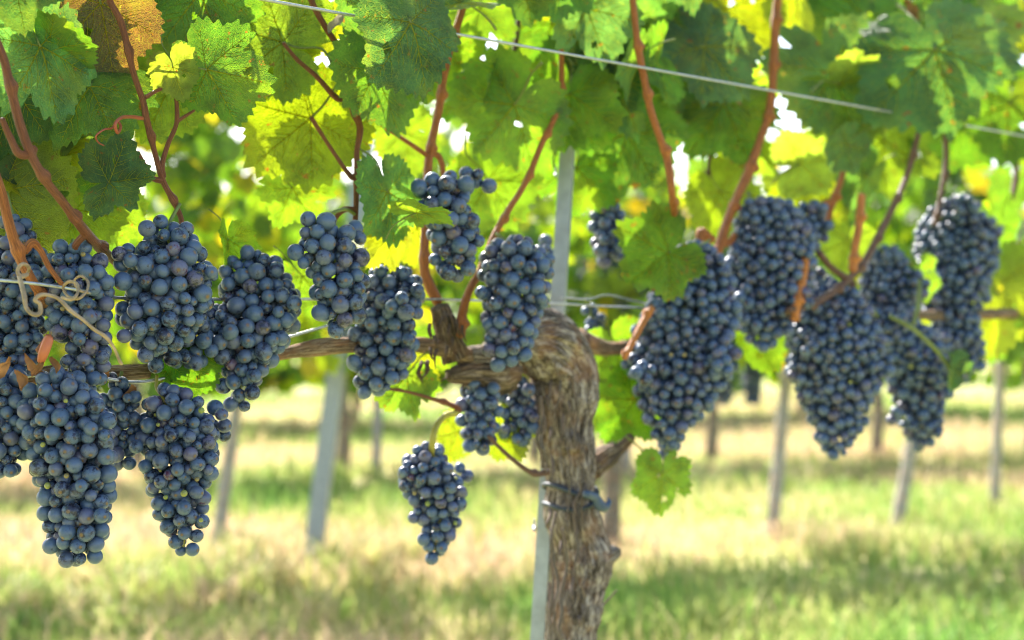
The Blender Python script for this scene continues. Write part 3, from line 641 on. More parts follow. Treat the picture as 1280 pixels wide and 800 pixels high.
# the canopy above the picture: shades the grapes
def above(vn, s0, s1, n, seed):
    R = random.Random(seed); sp = []
    for i in range(n):
        s = R.uniform(s0, s1); z = R.uniform(1.10, 1.95); q = R.gauss(0, .14)
        d_ = ROW*s+RN*q+Vector((0, 1.47, z)); v = 400-(z-CH)*FPX/d_.y; u = 640+d_.x*FPX/d_.y
        if v > -75 and -60 < u < 1340: continue
        nn, tt = rnd_leaf_dirs(R, q > 0); sp.append((d_, nn, tt, R.uniform(.05, .08)))
    o = sub(vn, foliage_mesh(sp), 'foliage'); tag(o, kind='stuff')
above(vine, -.6, .65, 185, 1); above(rvine, .65, 2.6, 190, 2); above(lvine, -2.0, -.6, 170, 3)
def low(vn, s0, s1, n, seed, z0, z1):
    R = random.Random(seed); sp = []
    for i in range(n):
        s = R.uniform(s0, s1); z = R.uniform(z0, z1); q = R.gauss(0, .12)
        nn, tt = rnd_leaf_dirs(R, q > 0); sp.append((ROW*s+RN*q+Vector((0, 1.47, z)), nn, tt, R.uniform(.05, .08)))
    tag(sub(vn, foliage_mesh(sp), 'foliage'), kind='stuff')
low(rvine, 1.25, 2.6, 260, 5, .78, 1.2); low(lvine, -2.0, -.75, 160, 6, .9, 1.15)

# ------------------------------------------------------------------ wires, stake, tie, tendrils
def wire(pts, r, label, off=0.0, name='trellis_wire'):
    mb = MB(); a = [P(*(p if len(p) == 3 else p+(off,))) for p in pts]; tube(mb, a, [r]*len(a), 8, 0, 8)
    o = link(name, mb.mesh(name, [M_WIRE])); tag(o, label, 'wire', 'wires of the trellis'); return o
zt = .288
wire([(u, 400-zt*FPX/dep(u)) for u in (-150, 0, 330, 700, 1090, 1500)], .0014, 'upper grey trellis wire running across the leaves from top left down to the right', off=.10)
wire([(-120, 346, .06), (-20, 349, .09), (40, 354, .10), (95, 362, .09), (160, 373, .06), (330, 374, .02), (530, 374), (684, 379), (760, 383, -.0), (900, 387), (1280, 392), (1500, 396)], .0013, 'lower grey trellis wire carrying the coiled dry tendril and passing behind the trunk top')
wire([(-120, 470, .02), (0, 470, .025), (100, 469, .025), (180, 477, .02), (280, 452, .02), (340, 428, .0), (372, 418), (421, 404), (470, 392, -.01), (530, 377, -.01)], .0014, 'thin wire tied along the left arm of the vine, below the hanging grapes')
wire([(700, 372, -.02), (735, 374, -.02), (760, 369, -.03), (800, 378, -.03), (840, 386, -.03)], .0011, 'short twisted wire fixed to the metal stake behind the trunk top')

st = empty('metal_stake', P(650, 1378, -.03)); st.location.z = 0; tag(st, 'narrow galvanised metal stake standing behind the trunk of the old vine', 'stake')
def profile_bar(a, b, w_, d_, name, parent, mat_, notch=True):
    """open channel profile with folded lips"""
    a, b = Vector(a), Vector(b); ax = (b-a).normalized(); x = Vector((1, -.25, 0)); x = (x-ax*x.dot(ax)).normalized(); y = ax.cross(x)
    prof = [(-.5, -.5), (.5, -.5), (.5, .3), (.36, .3), (.36, -.36), (-.36, -.36), (-.36, .3), (-.5, .3)]
    V = [p+x*(q[0]*w_)+y*(q[1]*d_) for p in (a, b) for q in prof]; n = len(prof)
    F = [(i, (i+1) % n, n+(i+1) % n, n+i) for i in range(n)] + [tuple(range(n-1, -1, -1)), tuple(range(n, 2*n))]
    mb = MB(); mb.add([tuple(v) for v in V], F); me = mb.mesh(name, [mat_], False)
    return me
sa = P(640, 1378, -.035); sa.z = -.3; sb_ = P(712, 60, -.035); sc0 = P(673, 800, -.035); sc1 = P(703, 300, -.035)
dirv = (sc1-sc0).normalized(); base = sc0-dirv*((sc0.z+.3)/dirv.z); top = sc0+dirv*((1.75-sc0.z)/dirv.z)
o = sub(st, profile_bar(base, top, .0155, .015, 'channel', st, M_METAL), 'channel')
mb = MB()
for i in range(9):
    c = base+(top-base)*((.62+.13*i+.3)/2.05); tube(mb, [c+Vector((-.012, -.012, 0)), c+Vector((-.012, -.0, .004)), c+Vector((-.012, -.006, .012))], [.002, .002, .001], 6, 0, 3)
sub(st, mb.mesh('hooks', [M_METAL]), 'wire_hook')

tie = empty('rubber_tie', P(712, 620)); tag(tie, 'black rubber tie looped twice around the trunk with a blue hook', 'tie')
for (vv, k) in ((611, 0), (629, 1)):
    c = P(713, vv, 0); mb = MB(); rr = 33.5*px(713)
    tube(mb, [c+Vector((math.cos(a)*rr*1.0, math.sin(a)*rr*1.0, .004*math.sin(a*2+k)-.0035*(1 if k == 0 else -1)*math.cos(a))) for a in [i*math.pi/12 for i in range(25)]], [.0028]*25, 8, 0, 2)
    sub(tie, mb.mesh('band', [M_RUBBER]), 'band')
mb = MB(); tube(mb, [P(732, 617, .05), P(744, 622, .045), P(750, 632, .045), P(756, 634, .045), P(761, 628, .045), P(760, 622, .045)], [.004, .005, .006, .005, .003, .001], 10, 0, 6)
sub(tie, mb.mesh('hook', [M_BLUE]), 'hook')

def tendril(pts, off, r, m, label):
    mb = MB(); a = [P(u, v, (q[0] if q else off)) for (u, v, *q) in pts]; n = len(a)
    tube(mb, a, [r*(1-.35*i/n)*(1+.12*math.sin(i*2.1)) for i in range(n)], 8, 0, 7)
    return sub(lvine, mb.mesh('tendril', [m]), 'tendril')
tendril([(24, 345, .11), (30, 368, .13), (33, 385, .135), (42, 393, .14), (50, 391, .14), (50, 380, .14), (44, 375, .14), (50, 369, .14), (62, 369, .14), (74, 374, .14), (88, 388, .145), (104, 400, .15), (118, 412, .15), (132, 421, .15), (142, 434, .148), (149, 450, .145), (152, 455, .143)], .12, .0017, M_TEND, '')
tendril([(78, 372, .115), (90, 374, .13), (97, 366, .13), (96, 355, .12), (86, 352, .11), (79, 360, .10), (86, 371, .11), (98, 373, .13), (108, 364, .13), (110, 352, .12), (101, 345, .11), (93, 351, .10), (98, 362, .105), (110, 366, .12)], .12, .0013, M_TEND, '')
tendril([(34, 343, .10), (26, 346, .11), (22, 338, .11), (28, 330, .11), (36, 334, .10), (34, 342, .09), (26, 344, .1)], .1, .0016, M_TEND, '')
mb = MB(); tube(mb, [P(u, v, o_) for (u, v, o_) in [(178, 148, .06), (165, 146, .07), (152, 147, .085), (144, 155, .09), (147, 166, .085), (151, 158, .075), (146, 152, .07), (140, 160, .08), (130, 162, .09), (120, 170, .09), (123, 178, .085), (130, 182, .08)]], [.0016-.0001*i for i in range(12)], 8, 0, 8)
sub(vine, mb.mesh('tendril', [M_RTEND]), 'tendril')
mb = MB(); tube(mb, [P(12, 60, .06), P(10, 50, .07), P(4, 42, .08), P(-2, 40, .08)], [.002]*4, 8, 0, 8); tube(mb, [P(40, 41, .06), P(25, 38, .07), P(10, 40, .08), P(12, 55, .08), P(8, 66, .07), P(-4, 68, .06)], [.0024]*6, 8, 0, 8)
sub(lvine, mb.mesh('tendril', [M_STEM]), 'tendril')
# withered scraps on the left arm
def scrap(u, v, s, off, seed, m=None):
    R = random.Random(seed); V = []; n = 7; p0 = P(u, v, off); sz = s*px(u, off)
    for i in range(n):
        for j in range(4):
            a = j/3-.5; t = i/(n-1)
            V.append(p0+Vector((a*sz*.55*math.sin(math.pi*min(1, t*.9+.12))+sz*.35*math.sin(t*2.5+seed), -abs(a)*sz*.5+R.uniform(-.1, .1)*sz, t*sz*(1 if seed % 2 else -1)+R.uniform(-.08, .08)*sz)))
    F = [(i*4+j, i*4+j+1, i*4+j+5, i*4+j+4) for i in range(n-1) for j in range(3)]
    mb = MB(); mb.add([tuple(v_) for v_ in V], F, 0, [tuple(v_*60) for v_ in V]); return sub(lvine, mb.mesh('withered_leaf', [m or M_DRYLEAF]), 'withered_leaf')
for i, q in enumerate([(22, 462, 26, .07), (34, 464, 22, .08), (48, 452, 20, .08), (58, 478, 24, .07), (70, 480, 22, .08), (4, 480, 34, .07), (66, 446, 20, .08), (120, 478, 30, .03), (160, 482, 26, .02)]): scrap(*q, i)
mb = MB(); tube(mb, [P(51, 452, .08), P(55, 440, .085), P(61, 424, .085), P(63, 420, .085)], [.0028, .004, .0036, .0012], 10, 0, 6)
sub(lvine, mb.mesh('bud', [plain_mat('red_bud', (.42, .12, .05), .5)]), 'bud')
s_ = scrap(420, 18, 26, .06, 2, plain_mat('curled_grey_leaf', (.33, .28, .2), .8, trans=.3))
scrap(1128, 55, 46, .03, 4); scrap(1130, 30, 30, .02, 7)

# ------------------------------------------------------------------ grape bunches
def berry_mesh(k):
    R = random.Random(k); nu, nv = 20, 13; V = [(0, 0, 1.0)]; 
    for i in range(1, nv):
        th = math.pi*i/nv
        for j in range(nu):
            ph = 2*math.pi*j/nu; V.append((math.sin(th)*math.cos(ph), math.sin(th)*math.sin(ph), math.cos(th)))
    V.append((0, 0, -1.0)); A = list(V)
    sq = 1+R.uniform(-.03, .05); V2 = []
    for x, y, z in V:
        r = 1+.025*noise.noise(Vector((x+k*5, y, z)))-(.035 if z > .985 else 0)
        V2.append((x*r, y*r, z*r*sq))
    F = [(0, 1+j, 1+(j+1) % nu) for j in range(nu)]
    for i in range(nv-2):
        for j in range(nu):
            a = 1+i*nu+j; b = 1+i*nu+(j+1) % nu; F.append((a, a+nu, b+nu, b))
    l = len(V)-1; F += [(l, 1+(nv-2)*nu+(j+1) % nu, 1+(nv-2)*nu+j) for j in range(nu)]
    return V2, F, A
BD = [berry_mesh(k) for k in range(6)]
def _bm(d):
    mb = MB(); mb.add(d[0], d[1], 0, d[2]); return mb.mesh('berry', [M_BERRY])
BM = [_bm(d) for d in BD]
def raisin():
    v, f, a = BD[0]; w_ = []
    for p in v:
        q = Vector(p); n_ = abs(noise.noise(q*2.3+Vector((9, 0, 0))))*.55+abs(noise.noise(q*5))*.25; w_.append(tuple(q*(.80-n_*.6)))
    return (w_, f, a)
RAISIN = _bm(raisin())
def small_sphere():
    nu, nv = 12, 8; V = [(0, 0, 1.)]+[(math.sin(math.pi*i/nv)*math.cos(2*math.pi*j/nu), math.sin(math.pi*i/nv)*math.sin(2*math.pi*j/nu), math.cos(math.pi*i/nv)) for i in range(1, nv) for j in range(nu)]+[(0, 0, -1.)]
    F = [(0, 1+j, 1+(j+1) % nu) for j in range(nu)]+[(1+i*nu+j, 1+(i+1)*nu+j, 1+(i+1)*nu+(j+1) % nu, 1+i*nu+(j+1) % nu) for i in range(nv-2) for j in range(nu)]
    l = len(V)-1; return np.array(V), F+[(l, 1+(nv-2)*nu+(j+1) % nu, 1+(nv-2)*nu+j) for j in range(nu)]
LOW = small_sphere()
GROUP = 'bunches of dark blue grapes on the front row'
CAMP = Vector((0, 0, CH)); nb = [0]
def pack(spheres, br, R, fill=.86, flat=.8):
    """spheres: (centre, radius) along the axis; berries fill their union from the skin inwards"""
    C = np.array([tuple(c) for c, r in spheres]); RR = np.array([r for c, r in spheres])
    n = 16000; idx = R.choice(len(RR), n, p=RR**2/np.sum(RR**2)); d = R.normal(size=(n, 3)); d /= np.linalg.norm(d, axis=1)[:, None]
    rad = np.maximum(RR[idx]-br, br*.3)[:, None]; u = R.random(n)[:, None]
    pts = C[idx]+d*rad*(1-.75*u*u)*np.array([1, flat, 1])
    # how deep inside the union of spheres
    D = ((pts[:, None, :]-C[None])/np.array([1, flat, 1])); s = np.max(RR[None]-br-np.linalg.norm(D, axis=2), axis=1)
    order = np.argsort(s+R.random(n)*br*.9); acc = np.zeros((0, 4)); out = []
    for i in order:
        if s[i] < -br*.35 or s[i] > br*5.2: continue
        r = br*float(np.clip(R.normal(1, .10), .70, 1.16))
        if len(acc):
            dd = np.linalg.norm(acc[:, :3]-pts[i], axis=1)
            if np.any(dd < (acc[:, 3]+r)*fill):
                if R.random() < .15:
                    r2 = r*.74
                    if np.any(dd < (acc[:, 3]+r2)*fill): continue
                    r = r2
                else: continue
        acc = np.vstack([acc, [*pts[i], r]]); out.append(i)
        if len(out) > 520: break
    # the inside, so that no daylight shows through a full bunch
    lo, hi = (C-RR[:, None]).min(0), (C+RR[:, None]).max(0); st_ = br*1.75
    G = np.stack(np.meshgrid(*[np.arange(a, b, st_) for a, b in zip(lo, hi)], indexing='ij'), -1).reshape(-1, 3); G = G+R.normal(0, br*.25, G.shape)
    D = (G[:, None, :]-C[None])/np.array([1, flat, 1]); sg = np.max(RR[None]-br-np.linalg.norm(D, axis=2), axis=1); G = G[sg > br*.35]
    dd = np.linalg.norm(G[:, None]-acc[None, :, :3], axis=2)-acc[None, :, 3]; G = G[dd.min(1) > br*.30]
    return np.vstack([acc, np.c_[G, np.full(len(G), br*.85)]])
def u0_(axis): return axis[0][0]
def bunch(axis, off, bpx, label, anchor=None, wings=(), seed=0, stem=None, sm=None, green=0, red=.05, flat=.8, low=False, tip=0):
    R = np.random.default_rng(100+seed); RR = random.Random(seed)
    spheres = []
    for ax in (axis,)+tuple(wings):
        cp = [(u, v, hw) for u, v, hw in ax]
        c = catmull(cp, 5) if len(cp) > 1 else [np.array(cp[0])]
        for u, v, hw in c: spheres.append((P(u, v, off), max(hw*.96, bpx*.55)*px(u, off)))
    # shoulders and knobs: a real bunch is never a smooth cone
    k0 = list(spheres)
    for q in range(int(len(k0)*.8)):
        c_, r_ = k0[RR.randrange(len(k0))]; a_ = RR.uniform(0, 6.283); rr_ = RR.uniform(.28, .5)*r_
        spheres.append((c_+Vector((math.cos(a_)*(r_*1.02-rr_*.55), -abs(RR.gauss(0, .5))*r_*.8, math.sin(a_)*(r_*.9-rr_*.5))), rr_))
    bpx *= .87 if u0_(axis) < 500 else .96
    u0, v0, _ = axis[0]; br = bpx*.5*px(axis[len(axis)//2][0], off)
    acc = pack(spheres, br, R, flat=flat)
    root = empty('grape_bunch', P(u0, v0, off)); tag(root, label, 'grapes', GROUP)
    cen = [Vector(c) for c, r in k0]; n = len(acc)
    ctr = sum((Vector(a[:3]) for a in acc), Vector())/n
    sc_ = [(-(Vector(a[:3])-CAMP).length, i) for i, a in enumerate(acc)]
    # those that show: nearest along their own line of sight
    P3 = acc[:, :3]-np.array(CAMP); pu = P3[:, 0]/P3[:, 1]; pv = P3[:, 2]/P3[:, 1]; pr = acc[:, 3]/P3[:, 1]
    cover = []
    for i in range(n):
        dd = np.hypot(pu-pu[i], pv-pv[i]); front = (P3[:, 1] < P3[i, 1]-acc[i, 3]*.4) & (dd < pr[i]*1.3)
        cover.append((np.sum(np.clip(1.5-dd[front]/pr[i], 0, 1)), P3[i, 1], i))
    cover.sort(); show = [c[2] for c in cover[:100]]; rest = [c[2] for c in cover[100:]]
    gset = set(RR.sample(show[:60], min(green, len(show)))) if green else set()
    for i in show:
        p = Vector(acc[i, :3]); r = acc[i, 3]; k = RR.randrange(6)
        shr = RR.random() < .025; o = bpy.data.objects.new('berry', RAISIN if shr else BM[k]); COL.objects.link(o); o.parent = root; o.location = p-Vector(root.location)
        near = min(cen, key=lambda c: (c-p).length); out = (p-near).normalized() if (p-near).length > 1e-5 else Vector((0, -1, 0))
        out = (out+Vector((RR.gauss(0, .4), RR.gauss(0, .4), RR.gauss(-.2, .4)))).normalized()
        o.rotation_mode = 'QUATERNION'; o.rotation_quaternion = out.to_track_quat('Z', 'Y') @ Quaternion((0, 0, 1), RR.random()*6.28)
        if i in gset:
            r *= RR.uniform(.28, .45); o.location += (CAMP-p).normalized()*acc[i, 3]*.55; o.color = RR.choice([(.20, .24, .05, 1), (.26, .27, .06, 1), (.22, .17, .06, 1)])
        elif shr: o.color = (.05, .02, .025, 1)
        elif RR.random() < red*.8: o.color = (.085, .02, .04, 1)
        else: o.color = (.012, .012, .030, 1)
        o.scale = (r*RR.uniform(.95, 1.04), r*RR.uniform(.95, 1.04), r*RR.uniform(.96, 1.08)); nb[0] += 1
    if rest:
        mb = MB(); V = []; A = []; nn = 0
        for i in rest:
            Vx, F = LOW; V.append(Vx*acc[i, 3]+acc[i, :3]-np.array(root.location)); A.append(Vx*.9); mb.f += [tuple(a+nn for a in f) for f in F]; nn += len(Vx)
        mb.v = V; mb.a = A; mb.m = [0]*len(mb.f); mb.n = nn
        o = link('berries', mb.mesh('berries', [M_BERRY]), root); o.color = (.012, .012, .03, 1); tag(o, kind='stuff')
    mb = MB(); c = [P(u, v, off) for u, v, hw in axis]; rl = Vector(root.location)
    if anchor: c = [P(a[0], a[1], a[2] if len(a) > 2 else off) for a in anchor]+c
    tube(mb, [x-rl for x in c], [(stem or 2.4)*px(u0, off)]*(len(anchor or []))+[(stem or 2.4)*.8*px(u0, off)]*len(axis), 8, 0, 6)
    link('stem', mb.mesh('stem', [sm or M_STEM]), root)
    return root

B = bunch
B([(20, 285, 22), (22, 325, 40), (18, 375, 46), (14, 420, 46), (10, 455, 36)], .01, 21, 'dark grape bunch at the left edge behind the orange cane, above the left arm', seed=1, anchor=[(8, 240, .0)])
B([(85, 325, 30), (95, 348, 48), (100, 385, 46), (106, 420, 37), (108, 455, 34), (112, 485, 20)], .06, 22, 'grape bunch hanging behind the long dry tendril, crossing in front of the left arm', seed=2, green=3, red=.1, anchor=[(91, 300, .03)], flat=.7)
B([(208, 290, 20), (214, 315, 42), (213, 350, 58), (210, 380, 58), (196, 405, 45), (185, 425, 24)], .07, 23, 'rounded grape bunch with some reddish berries, straight below the thin reddish cane', seed=3, red=.1, anchor=[(225, 255, .055), (215, 272, .06)], wings=[[(172, 318, 24), (165, 350, 28)], [(250, 345, 28)]])
B([(305, 330, 18), (318, 355, 48), (322, 385, 55), (308, 420, 56), (300, 455, 36), (300, 485, 27), (301, 508, 15)], .035, 22, 'tapering grape bunch right of the rounded one, its tip free against the straw grass', seed=4, red=.05, anchor=[(330, 318, .0)], wings=[[(265, 420, 40), (225, 436, 32), (200, 440, 24)], [(352, 372, 28), (356, 400, 24)]])
B([(70, 488, 34), (75, 515, 58), (88, 550, 60), (92, 585, 58), (98, 625, 50), (97, 655, 46), (97, 682, 34)], .07, 23, 'large long grape bunch with a blunt tip, lowest at the left below the arm', seed=5, green=4, red=.05, anchor=[(72, 465, .03)])
B([(4, 492, 40), (10, 525, 44), (6, 560, 34), (2, 585, 20)], .03, 22, 'short grape bunch cut by the left edge of the picture just below the arm', seed=6, anchor=[(5, 470, .02)])
B([(150, 480, 18), (150, 505, 28), (152, 535, 30), (150, 570, 20)], .015, 20, 'small grape bunch squeezed between the two long bunches below the left arm', seed=8, anchor=[(152, 465, .01)])
B([(205, 500, 26), (218, 530, 50), (226, 560, 54), (222, 600, 46), (228, 640, 36), (230, 665, 26), (229, 688, 14)], .045, 21, 'long grape bunch with yellow green unripe berries showing below the left arm', seed=7, green=9, red=.12, anchor=[(196, 470, .02), (196, 485, .03)], sm=M_YSTEM, wings=[[(265, 525, 26), (280, 540, 14)]])
B([(392, 280, 16), (402, 302, 36), (420, 330, 44), (424, 362, 40), (424, 385, 36), (418, 402, 18)], .09, 24, 'grape bunch of big loose berries in front of the brown cane, near the middle left', seed=9, red=.03, anchor=[(444, 268, .04), (428, 262, .06)], wings=[[(385, 285, 14), (380, 320, 20)], [(448, 292, 20)]])
B([(485, 350, 30), (492, 372, 44), (480, 400, 46), (484, 430, 42), (476, 458, 38), (462, 480, 22)], .02, 20, 'grape bunch right behind the big berried one, covering the thin left arm', seed=10, red=.06, anchor=[(470, 335, .0)])
B([(560, 232, 24), (552, 252, 42), (565, 285, 38), (568, 318, 33), (566, 342, 22)], .07, 21, 'grape bunch with a pale leaf lying across it, highest in the middle of the row', seed=11, red=.02, anchor=[(554, 222, .03)], wings=[[(590, 222, 20), (602, 232, 18)], [(528, 240, 20)]])
B([(645, 312, 26), (640, 335, 46), (642, 365, 44), (640, 400, 42), (634, 425, 34), (628, 446, 18)], .06, 19, 'grape bunch hanging in front of the trunk head above the knobbly bark', seed=12, red=.03, anchor=[(620, 292, .03)], wings=[[(678, 320, 16), (672, 345, 20)]])
B([(758, 260, 14), (760, 280, 24), (762, 300, 28), (760, 322, 16)], -.08, 17, 'small grape bunch among the leaves right of the metal stake', seed=13, anchor=[(762, 238, -.08)])
B([(598, 484, 26), (600, 510, 33), (598, 540, 28), (602, 562, 15)], .0, 18, 'grape bunch just below the trunk head, left one of two touching', seed=14, anchor=[(600, 470, 0)])
B([(645, 492, 24), (648, 518, 27), (645, 542, 20), (650, 552, 12)], -.02, 17, 'grape bunch against the left side of the trunk, under its dark knobs', seed=15, anchor=[(645, 470, -.02)])
B([(540, 575, 26), (530, 595, 36), (546, 615, 40), (550, 640, 34), (548, 665, 25), (545, 688, 15)], .0, 15.5, 'lowest middle grape bunch hanging alone on a curved yellow stalk', seed=16, green=5, red=.14, anchor=[(572, 516, .0), (556, 520, .0), (544, 536, .01), (540, 558, .01)], stem=4, sm=M_YSTEM, wings=[[(505, 585, 14)], [(578, 592, 16)]])
B([(868, 325, 30), (872, 352, 50), (862, 390, 60), (855, 430, 66), (848, 470, 62), (840, 505, 44), (835, 540, 24)], .02, 15.5, 'big grape bunch right of the trunk, a green leaf resting over its left shoulder', seed=17, red=.03, green=2, anchor=[(893, 312, .0)], tip=1)
B([(832, 545, 14), (836, 560, 16), (834, 578, 8)], -.02, 13, 'little straggling end of berries below the big bunch right of the trunk', seed=27, red=.1, anchor=[(840, 530, .0)])
B([(948, 272, 28), (965, 298, 56), (965, 335, 58), (958, 375, 46), (955, 405, 34), (950, 424, 16)], .02, 15, 'blurred grape bunch directly right of the forked orange cane, right of the big leaf', seed=18, anchor=[(935, 240, .0)], wings=[[(1010, 270, 24), (1018, 295, 22)]])
B([(1040, 385, 40), (1040, 415, 62), (1048, 450, 66), (1045, 490, 50), (1045, 530, 36), (1042, 560, 18)], .04, 14, 'wide blurred grape bunch below the arching brown cane, tapering to a point', seed=19, red=.03, green=3, anchor=[(1066, 350, .04)])
B([(1110, 328, 26), (1110, 355, 40), (1112, 385, 36), (1108, 408, 22)], .0, 13.5, 'short grape bunch under the arching cane, between two taller ones', seed=20, anchor=[(1100, 310, .0)])
B([(1108, 410, 30), (1135, 440, 46), (1148, 475, 42), (1150, 515, 34), (1152, 550, 18)], .02, 13.5, 'grape bunch leaning right with a green twig across it, second from the right end', seed=21, red=.03, green=3, anchor=[(1090, 385, .02)], wings=[[(1118, 520, 14)]])
B([(1195, 278, 36), (1195, 310, 58), (1190, 350, 50), (1192, 395, 38), (1200, 435, 34), (1202, 468, 16)], .0, 13, 'tallest blurred grape bunch at the right end of the row', seed=22, anchor=[(1170, 272, .0)], wings=[[(1235, 285, 17)]])
B([(1020, 345, 16), (1022, 362, 22), (1020, 380, 14)], -.03, 14, 'tiny cluster of sunlit berries between the two orange cane stumps', seed=23, anchor=[(1012, 330, -.02)])
B([(738, 388, 14), (744, 420, 20), (752, 450, 20), (752, 482, 14)], -.10, 15, 'shaded grape bunch peeping out behind the right side of the trunk', seed=24, anchor=[(735, 375, -.1)])
B([(905, 420, 14), (908, 445, 18), (904, 465, 10)], -.10, 14, 'shaded grape bunch half hidden behind the right edge of the big one', seed=25, anchor=[(905, 405, -.08)])
B([(680, 306, 14), (683, 322, 18), (686, 340, 12)], -.06, 17, 'few berries in shade between the metal stake and the bunch before the trunk head', seed=26, anchor=[(676, 296, -.06)])

# twig across the right bunches
mb = MB(); a, b = wpts([(1112, 395, 2.6, .09), (1140, 410, 3, .1), (1165, 432, 3, .1), (1182, 452, 3, .1), (1190, 468, 2, .1)]); tube(mb, a, b, 8, 0, 8)
a, b = wpts([(1150, 350, 3, .07), (1148, 380, 3, .08), (1142, 405, 3, .08)]); tube(mb, a, b, 8, 0, 8)
sub(rvine, mb.mesh('twig', [M_STEM]), 'twig')
mb = MB(); a, b = wpts([(782, 545, 1.3), (800, 560, 1.2), (815, 575, 1.2), (828, 592, 1.2)]); tube(mb, a, b, 6, 0, 6); sub(vine, mb.mesh('twig', [M_STEM]), 'twig')
mb = MB(); a, b = wpts([(745, 766, 1.6), (758, 752, 1.4), (771, 738, 1)]); tube(mb, a, b, 6, 0, 6); sub(vine, mb.mesh('twig', [M_DARKBARK]), 'twig')

# ------------------------------------------------------------------ the rows behind
def bgvine(x, y, ztop, n, ls, label, group, seed, zb=.70, trunk=True, wid=.55, lean=0):
    R = random.Random(seed); root = empty('grapevine', (x, y, 0)); tag(root, label, 'grapevine', group)
    sp = []
    for i in range(n):
        z = zb+(ztop-zb)*R.random()**.85; s = R.uniform(-wid, wid); q = R.gauss(0, .14)
        if noise.noise(Vector((s*2.6+seed*3, z*2.6, 1))) < -.30: continue
        nn = Vector((R.gauss(0, .6), (-1 if q < 0 else 1)*1.0+R.gauss(0, .4), R.uniform(-.1, 1.1))); tt = Vector((R.gauss(0, .7), R.gauss(0, .7), -1))
        sp.append((Vector((s, q+s*.35, z)), nn, tt, ls*R.uniform(.75, 1.2)))
    link('foliage', foliage_mesh(sp), root)
    if trunk:
        mb = MB(); tube(mb, [Vector((0, 0, -.05)), Vector((.02, 0, .3)), Vector((-.01, 0, .6)), Vector((.03, 0, .9)), Vector((.2, .03, .95))], [.04, .03, .03, .032, .012], 16, 0, 6, ridge(4, .15, seed))
        link('trunk', mb.mesh('trunk', [M_BARK]), root)
    return root
def r2(x): return 5.05+.28*x          # the second row's line
xs = [(-2.55, 1.75), (-1.55, 1.80), (-.62, 1.74), (.35, 1.42), (1.30, 1.55), (2.25, 1.50), (3.2, 1.6)]
L2 = ['at the far left', 'behind the leaning white post', 'behind the thick trunk', 'right of the trunk', 'behind the large right bunches', 'at the far right']
for i, (x, zt_) in enumerate(xs):
    bgvine(x, r2(x), zt_, 440, .062, 'blurred leafy grapevine of the second row', 'grapevines of the second row', 40+i, trunk=(i in (3, 6)))
for i in range(9):
    x = -4.2+i*1.08; bgvine(x, 8.2+.28*x, 1.62+.18*math.sin(i*2.3), 460, .085, 'blurred grapevine of the third row', 'grapevines of the third row', 60+i, trunk=True, zb=.62)
for i in range(11):
    x = -6.5+i*1.3; bgvine(x, 12.0+.28*x, 1.8, 620, .12, 'hazy grapevine in the farthest row', 'grapevines of the farthest row', 80+i, trunk=True, wid=.75, zb=.28)

def post(u0, v0, u1, v1, d, w_, label, kind='metal', name='post', ztop=None):
    a = Q(u0, v0, d); b = Q(u1, v1, d); dv = (b-a).normalized(); a0 = a-dv*((a.z+.2)/dv.z); t = a+dv*(((ztop or b.z)-a.z)/dv.z)
    root = empty(name, (a.x, a.y, 0))
    if kind == 'metal':
        me = profile_bar(a0, t, w_, w_*.6, 'channel', root, M_METAL); nm = 'channel'
    else:
        mb = MB(); tube(mb, [a0, a0.lerp(t, .3), a0.lerp(t, .7), t], [w_*.55, w_*.5, w_*.48, w_*.45], 16, 0, 8, ridge(2.5, .08, u0)); me = mb.mesh('pole', [M_POLE]); nm = 'pole'
    o = sub(root, me, nm)
    cb = MB(); tube(cb, [t+Vector((0, 0, -.01)), t+Vector((0, 0, .01))], [w_*.56, w_*.5], 14, 0, 1); sub(root, cb.mesh('cap', [M_METAL]), 'cap')
    tag(root, label, 'post'); return root
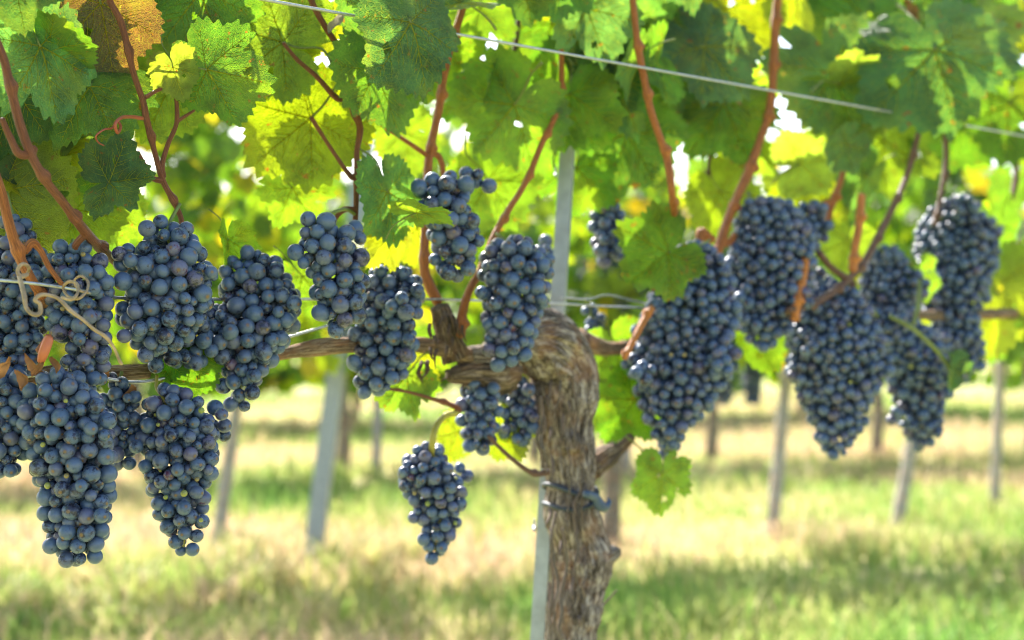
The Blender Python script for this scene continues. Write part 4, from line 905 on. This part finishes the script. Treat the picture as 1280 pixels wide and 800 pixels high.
M_POLE = bark_mat('grey_weathered_wood', (.16, .14, .13), (.36, .33, .32), (.58, .55, .54), bump=.4)
post(392, 692, 424, 440, 4.9, .062, 'pale leaning metal post standing in the grass left of the lone hanging bunch', ztop=1.85)
post(965, 672, 985, 440, 5.5, .05, 'grey wooden post in the grass between the big bunch and the wide blurred bunch', 'wood')
post(1122, 655, 1142, 540, 5.75, .055, 'pinkish grey post under the second bunch from the right end', 'wood')
post(1243, 632, 1252, 430, 6.3, .045, 'thin dark wooden post nearest the right edge', 'wood', ztop=1.2)
post(268, 705, 300, 480, 5.0, .045, 'faint thin wooden post behind the tip of the long left bunches', 'wood')
post(470, 590, 474, 440, 7.6, .05, 'dark far post seen right of the pale leaning metal one', 'wood')
post(780, 620, 790, 440, 7.8, .05, 'pale far post seen just right of the trunk', 'wood')

BG = [(790, 392, 5.1, 36, 44), (742, 352, 5.1, 38, 30), (800, 352, 5.2, 30, 24), (905, 475, 5.3, 14, 30), (940, 478, 5.35, 14, 26), (700, 400, 5.1, 20, 30), (430, 395, 4.9, 22, 30), (560, 425, 5.0, 18, 24), (1240, 300, 6.0, 14, 26), (620, 420, 5.0, 18, 30)]
for i, (u, v, d, hw, hh) in enumerate(BG):
    R_ = random.Random(i); mb = MB(); Vs = []; As = []; n = 0; c = Q(u, v, d); s = d/FPX
    for k in range(190):
        t = R_.uniform(-1, 1); a = R_.uniform(0, 6.283); rr = hw*s*math.sqrt(max(0, 1-max(0, t)**2*.3-(max(0, -t))**2*.8))*R_.uniform(.3, 1)
        p = np.array((math.cos(a)*rr, math.sin(a)*rr*.8, t*hh*s)); V, F = LOW; Vs.append(V*.008+p); As.append(V*.9); mb.f += [tuple(q+n for q in f) for f in F]; n += len(V)
    mb.v = Vs; mb.a = As; mb.m = [0]*len(mb.f); mb.n = n
    o = link('grape_bunch', mb.mesh('grape_bunch', [M_BERRY])); o.location = c; o.color = (.012, .012, .03, 1)
    tag(o, 'very blurred dark grape bunch hanging on the second row', 'grapes', 'grape bunches of the second row')
print('leaves', leaf_n[0], 'berries', nb[0])
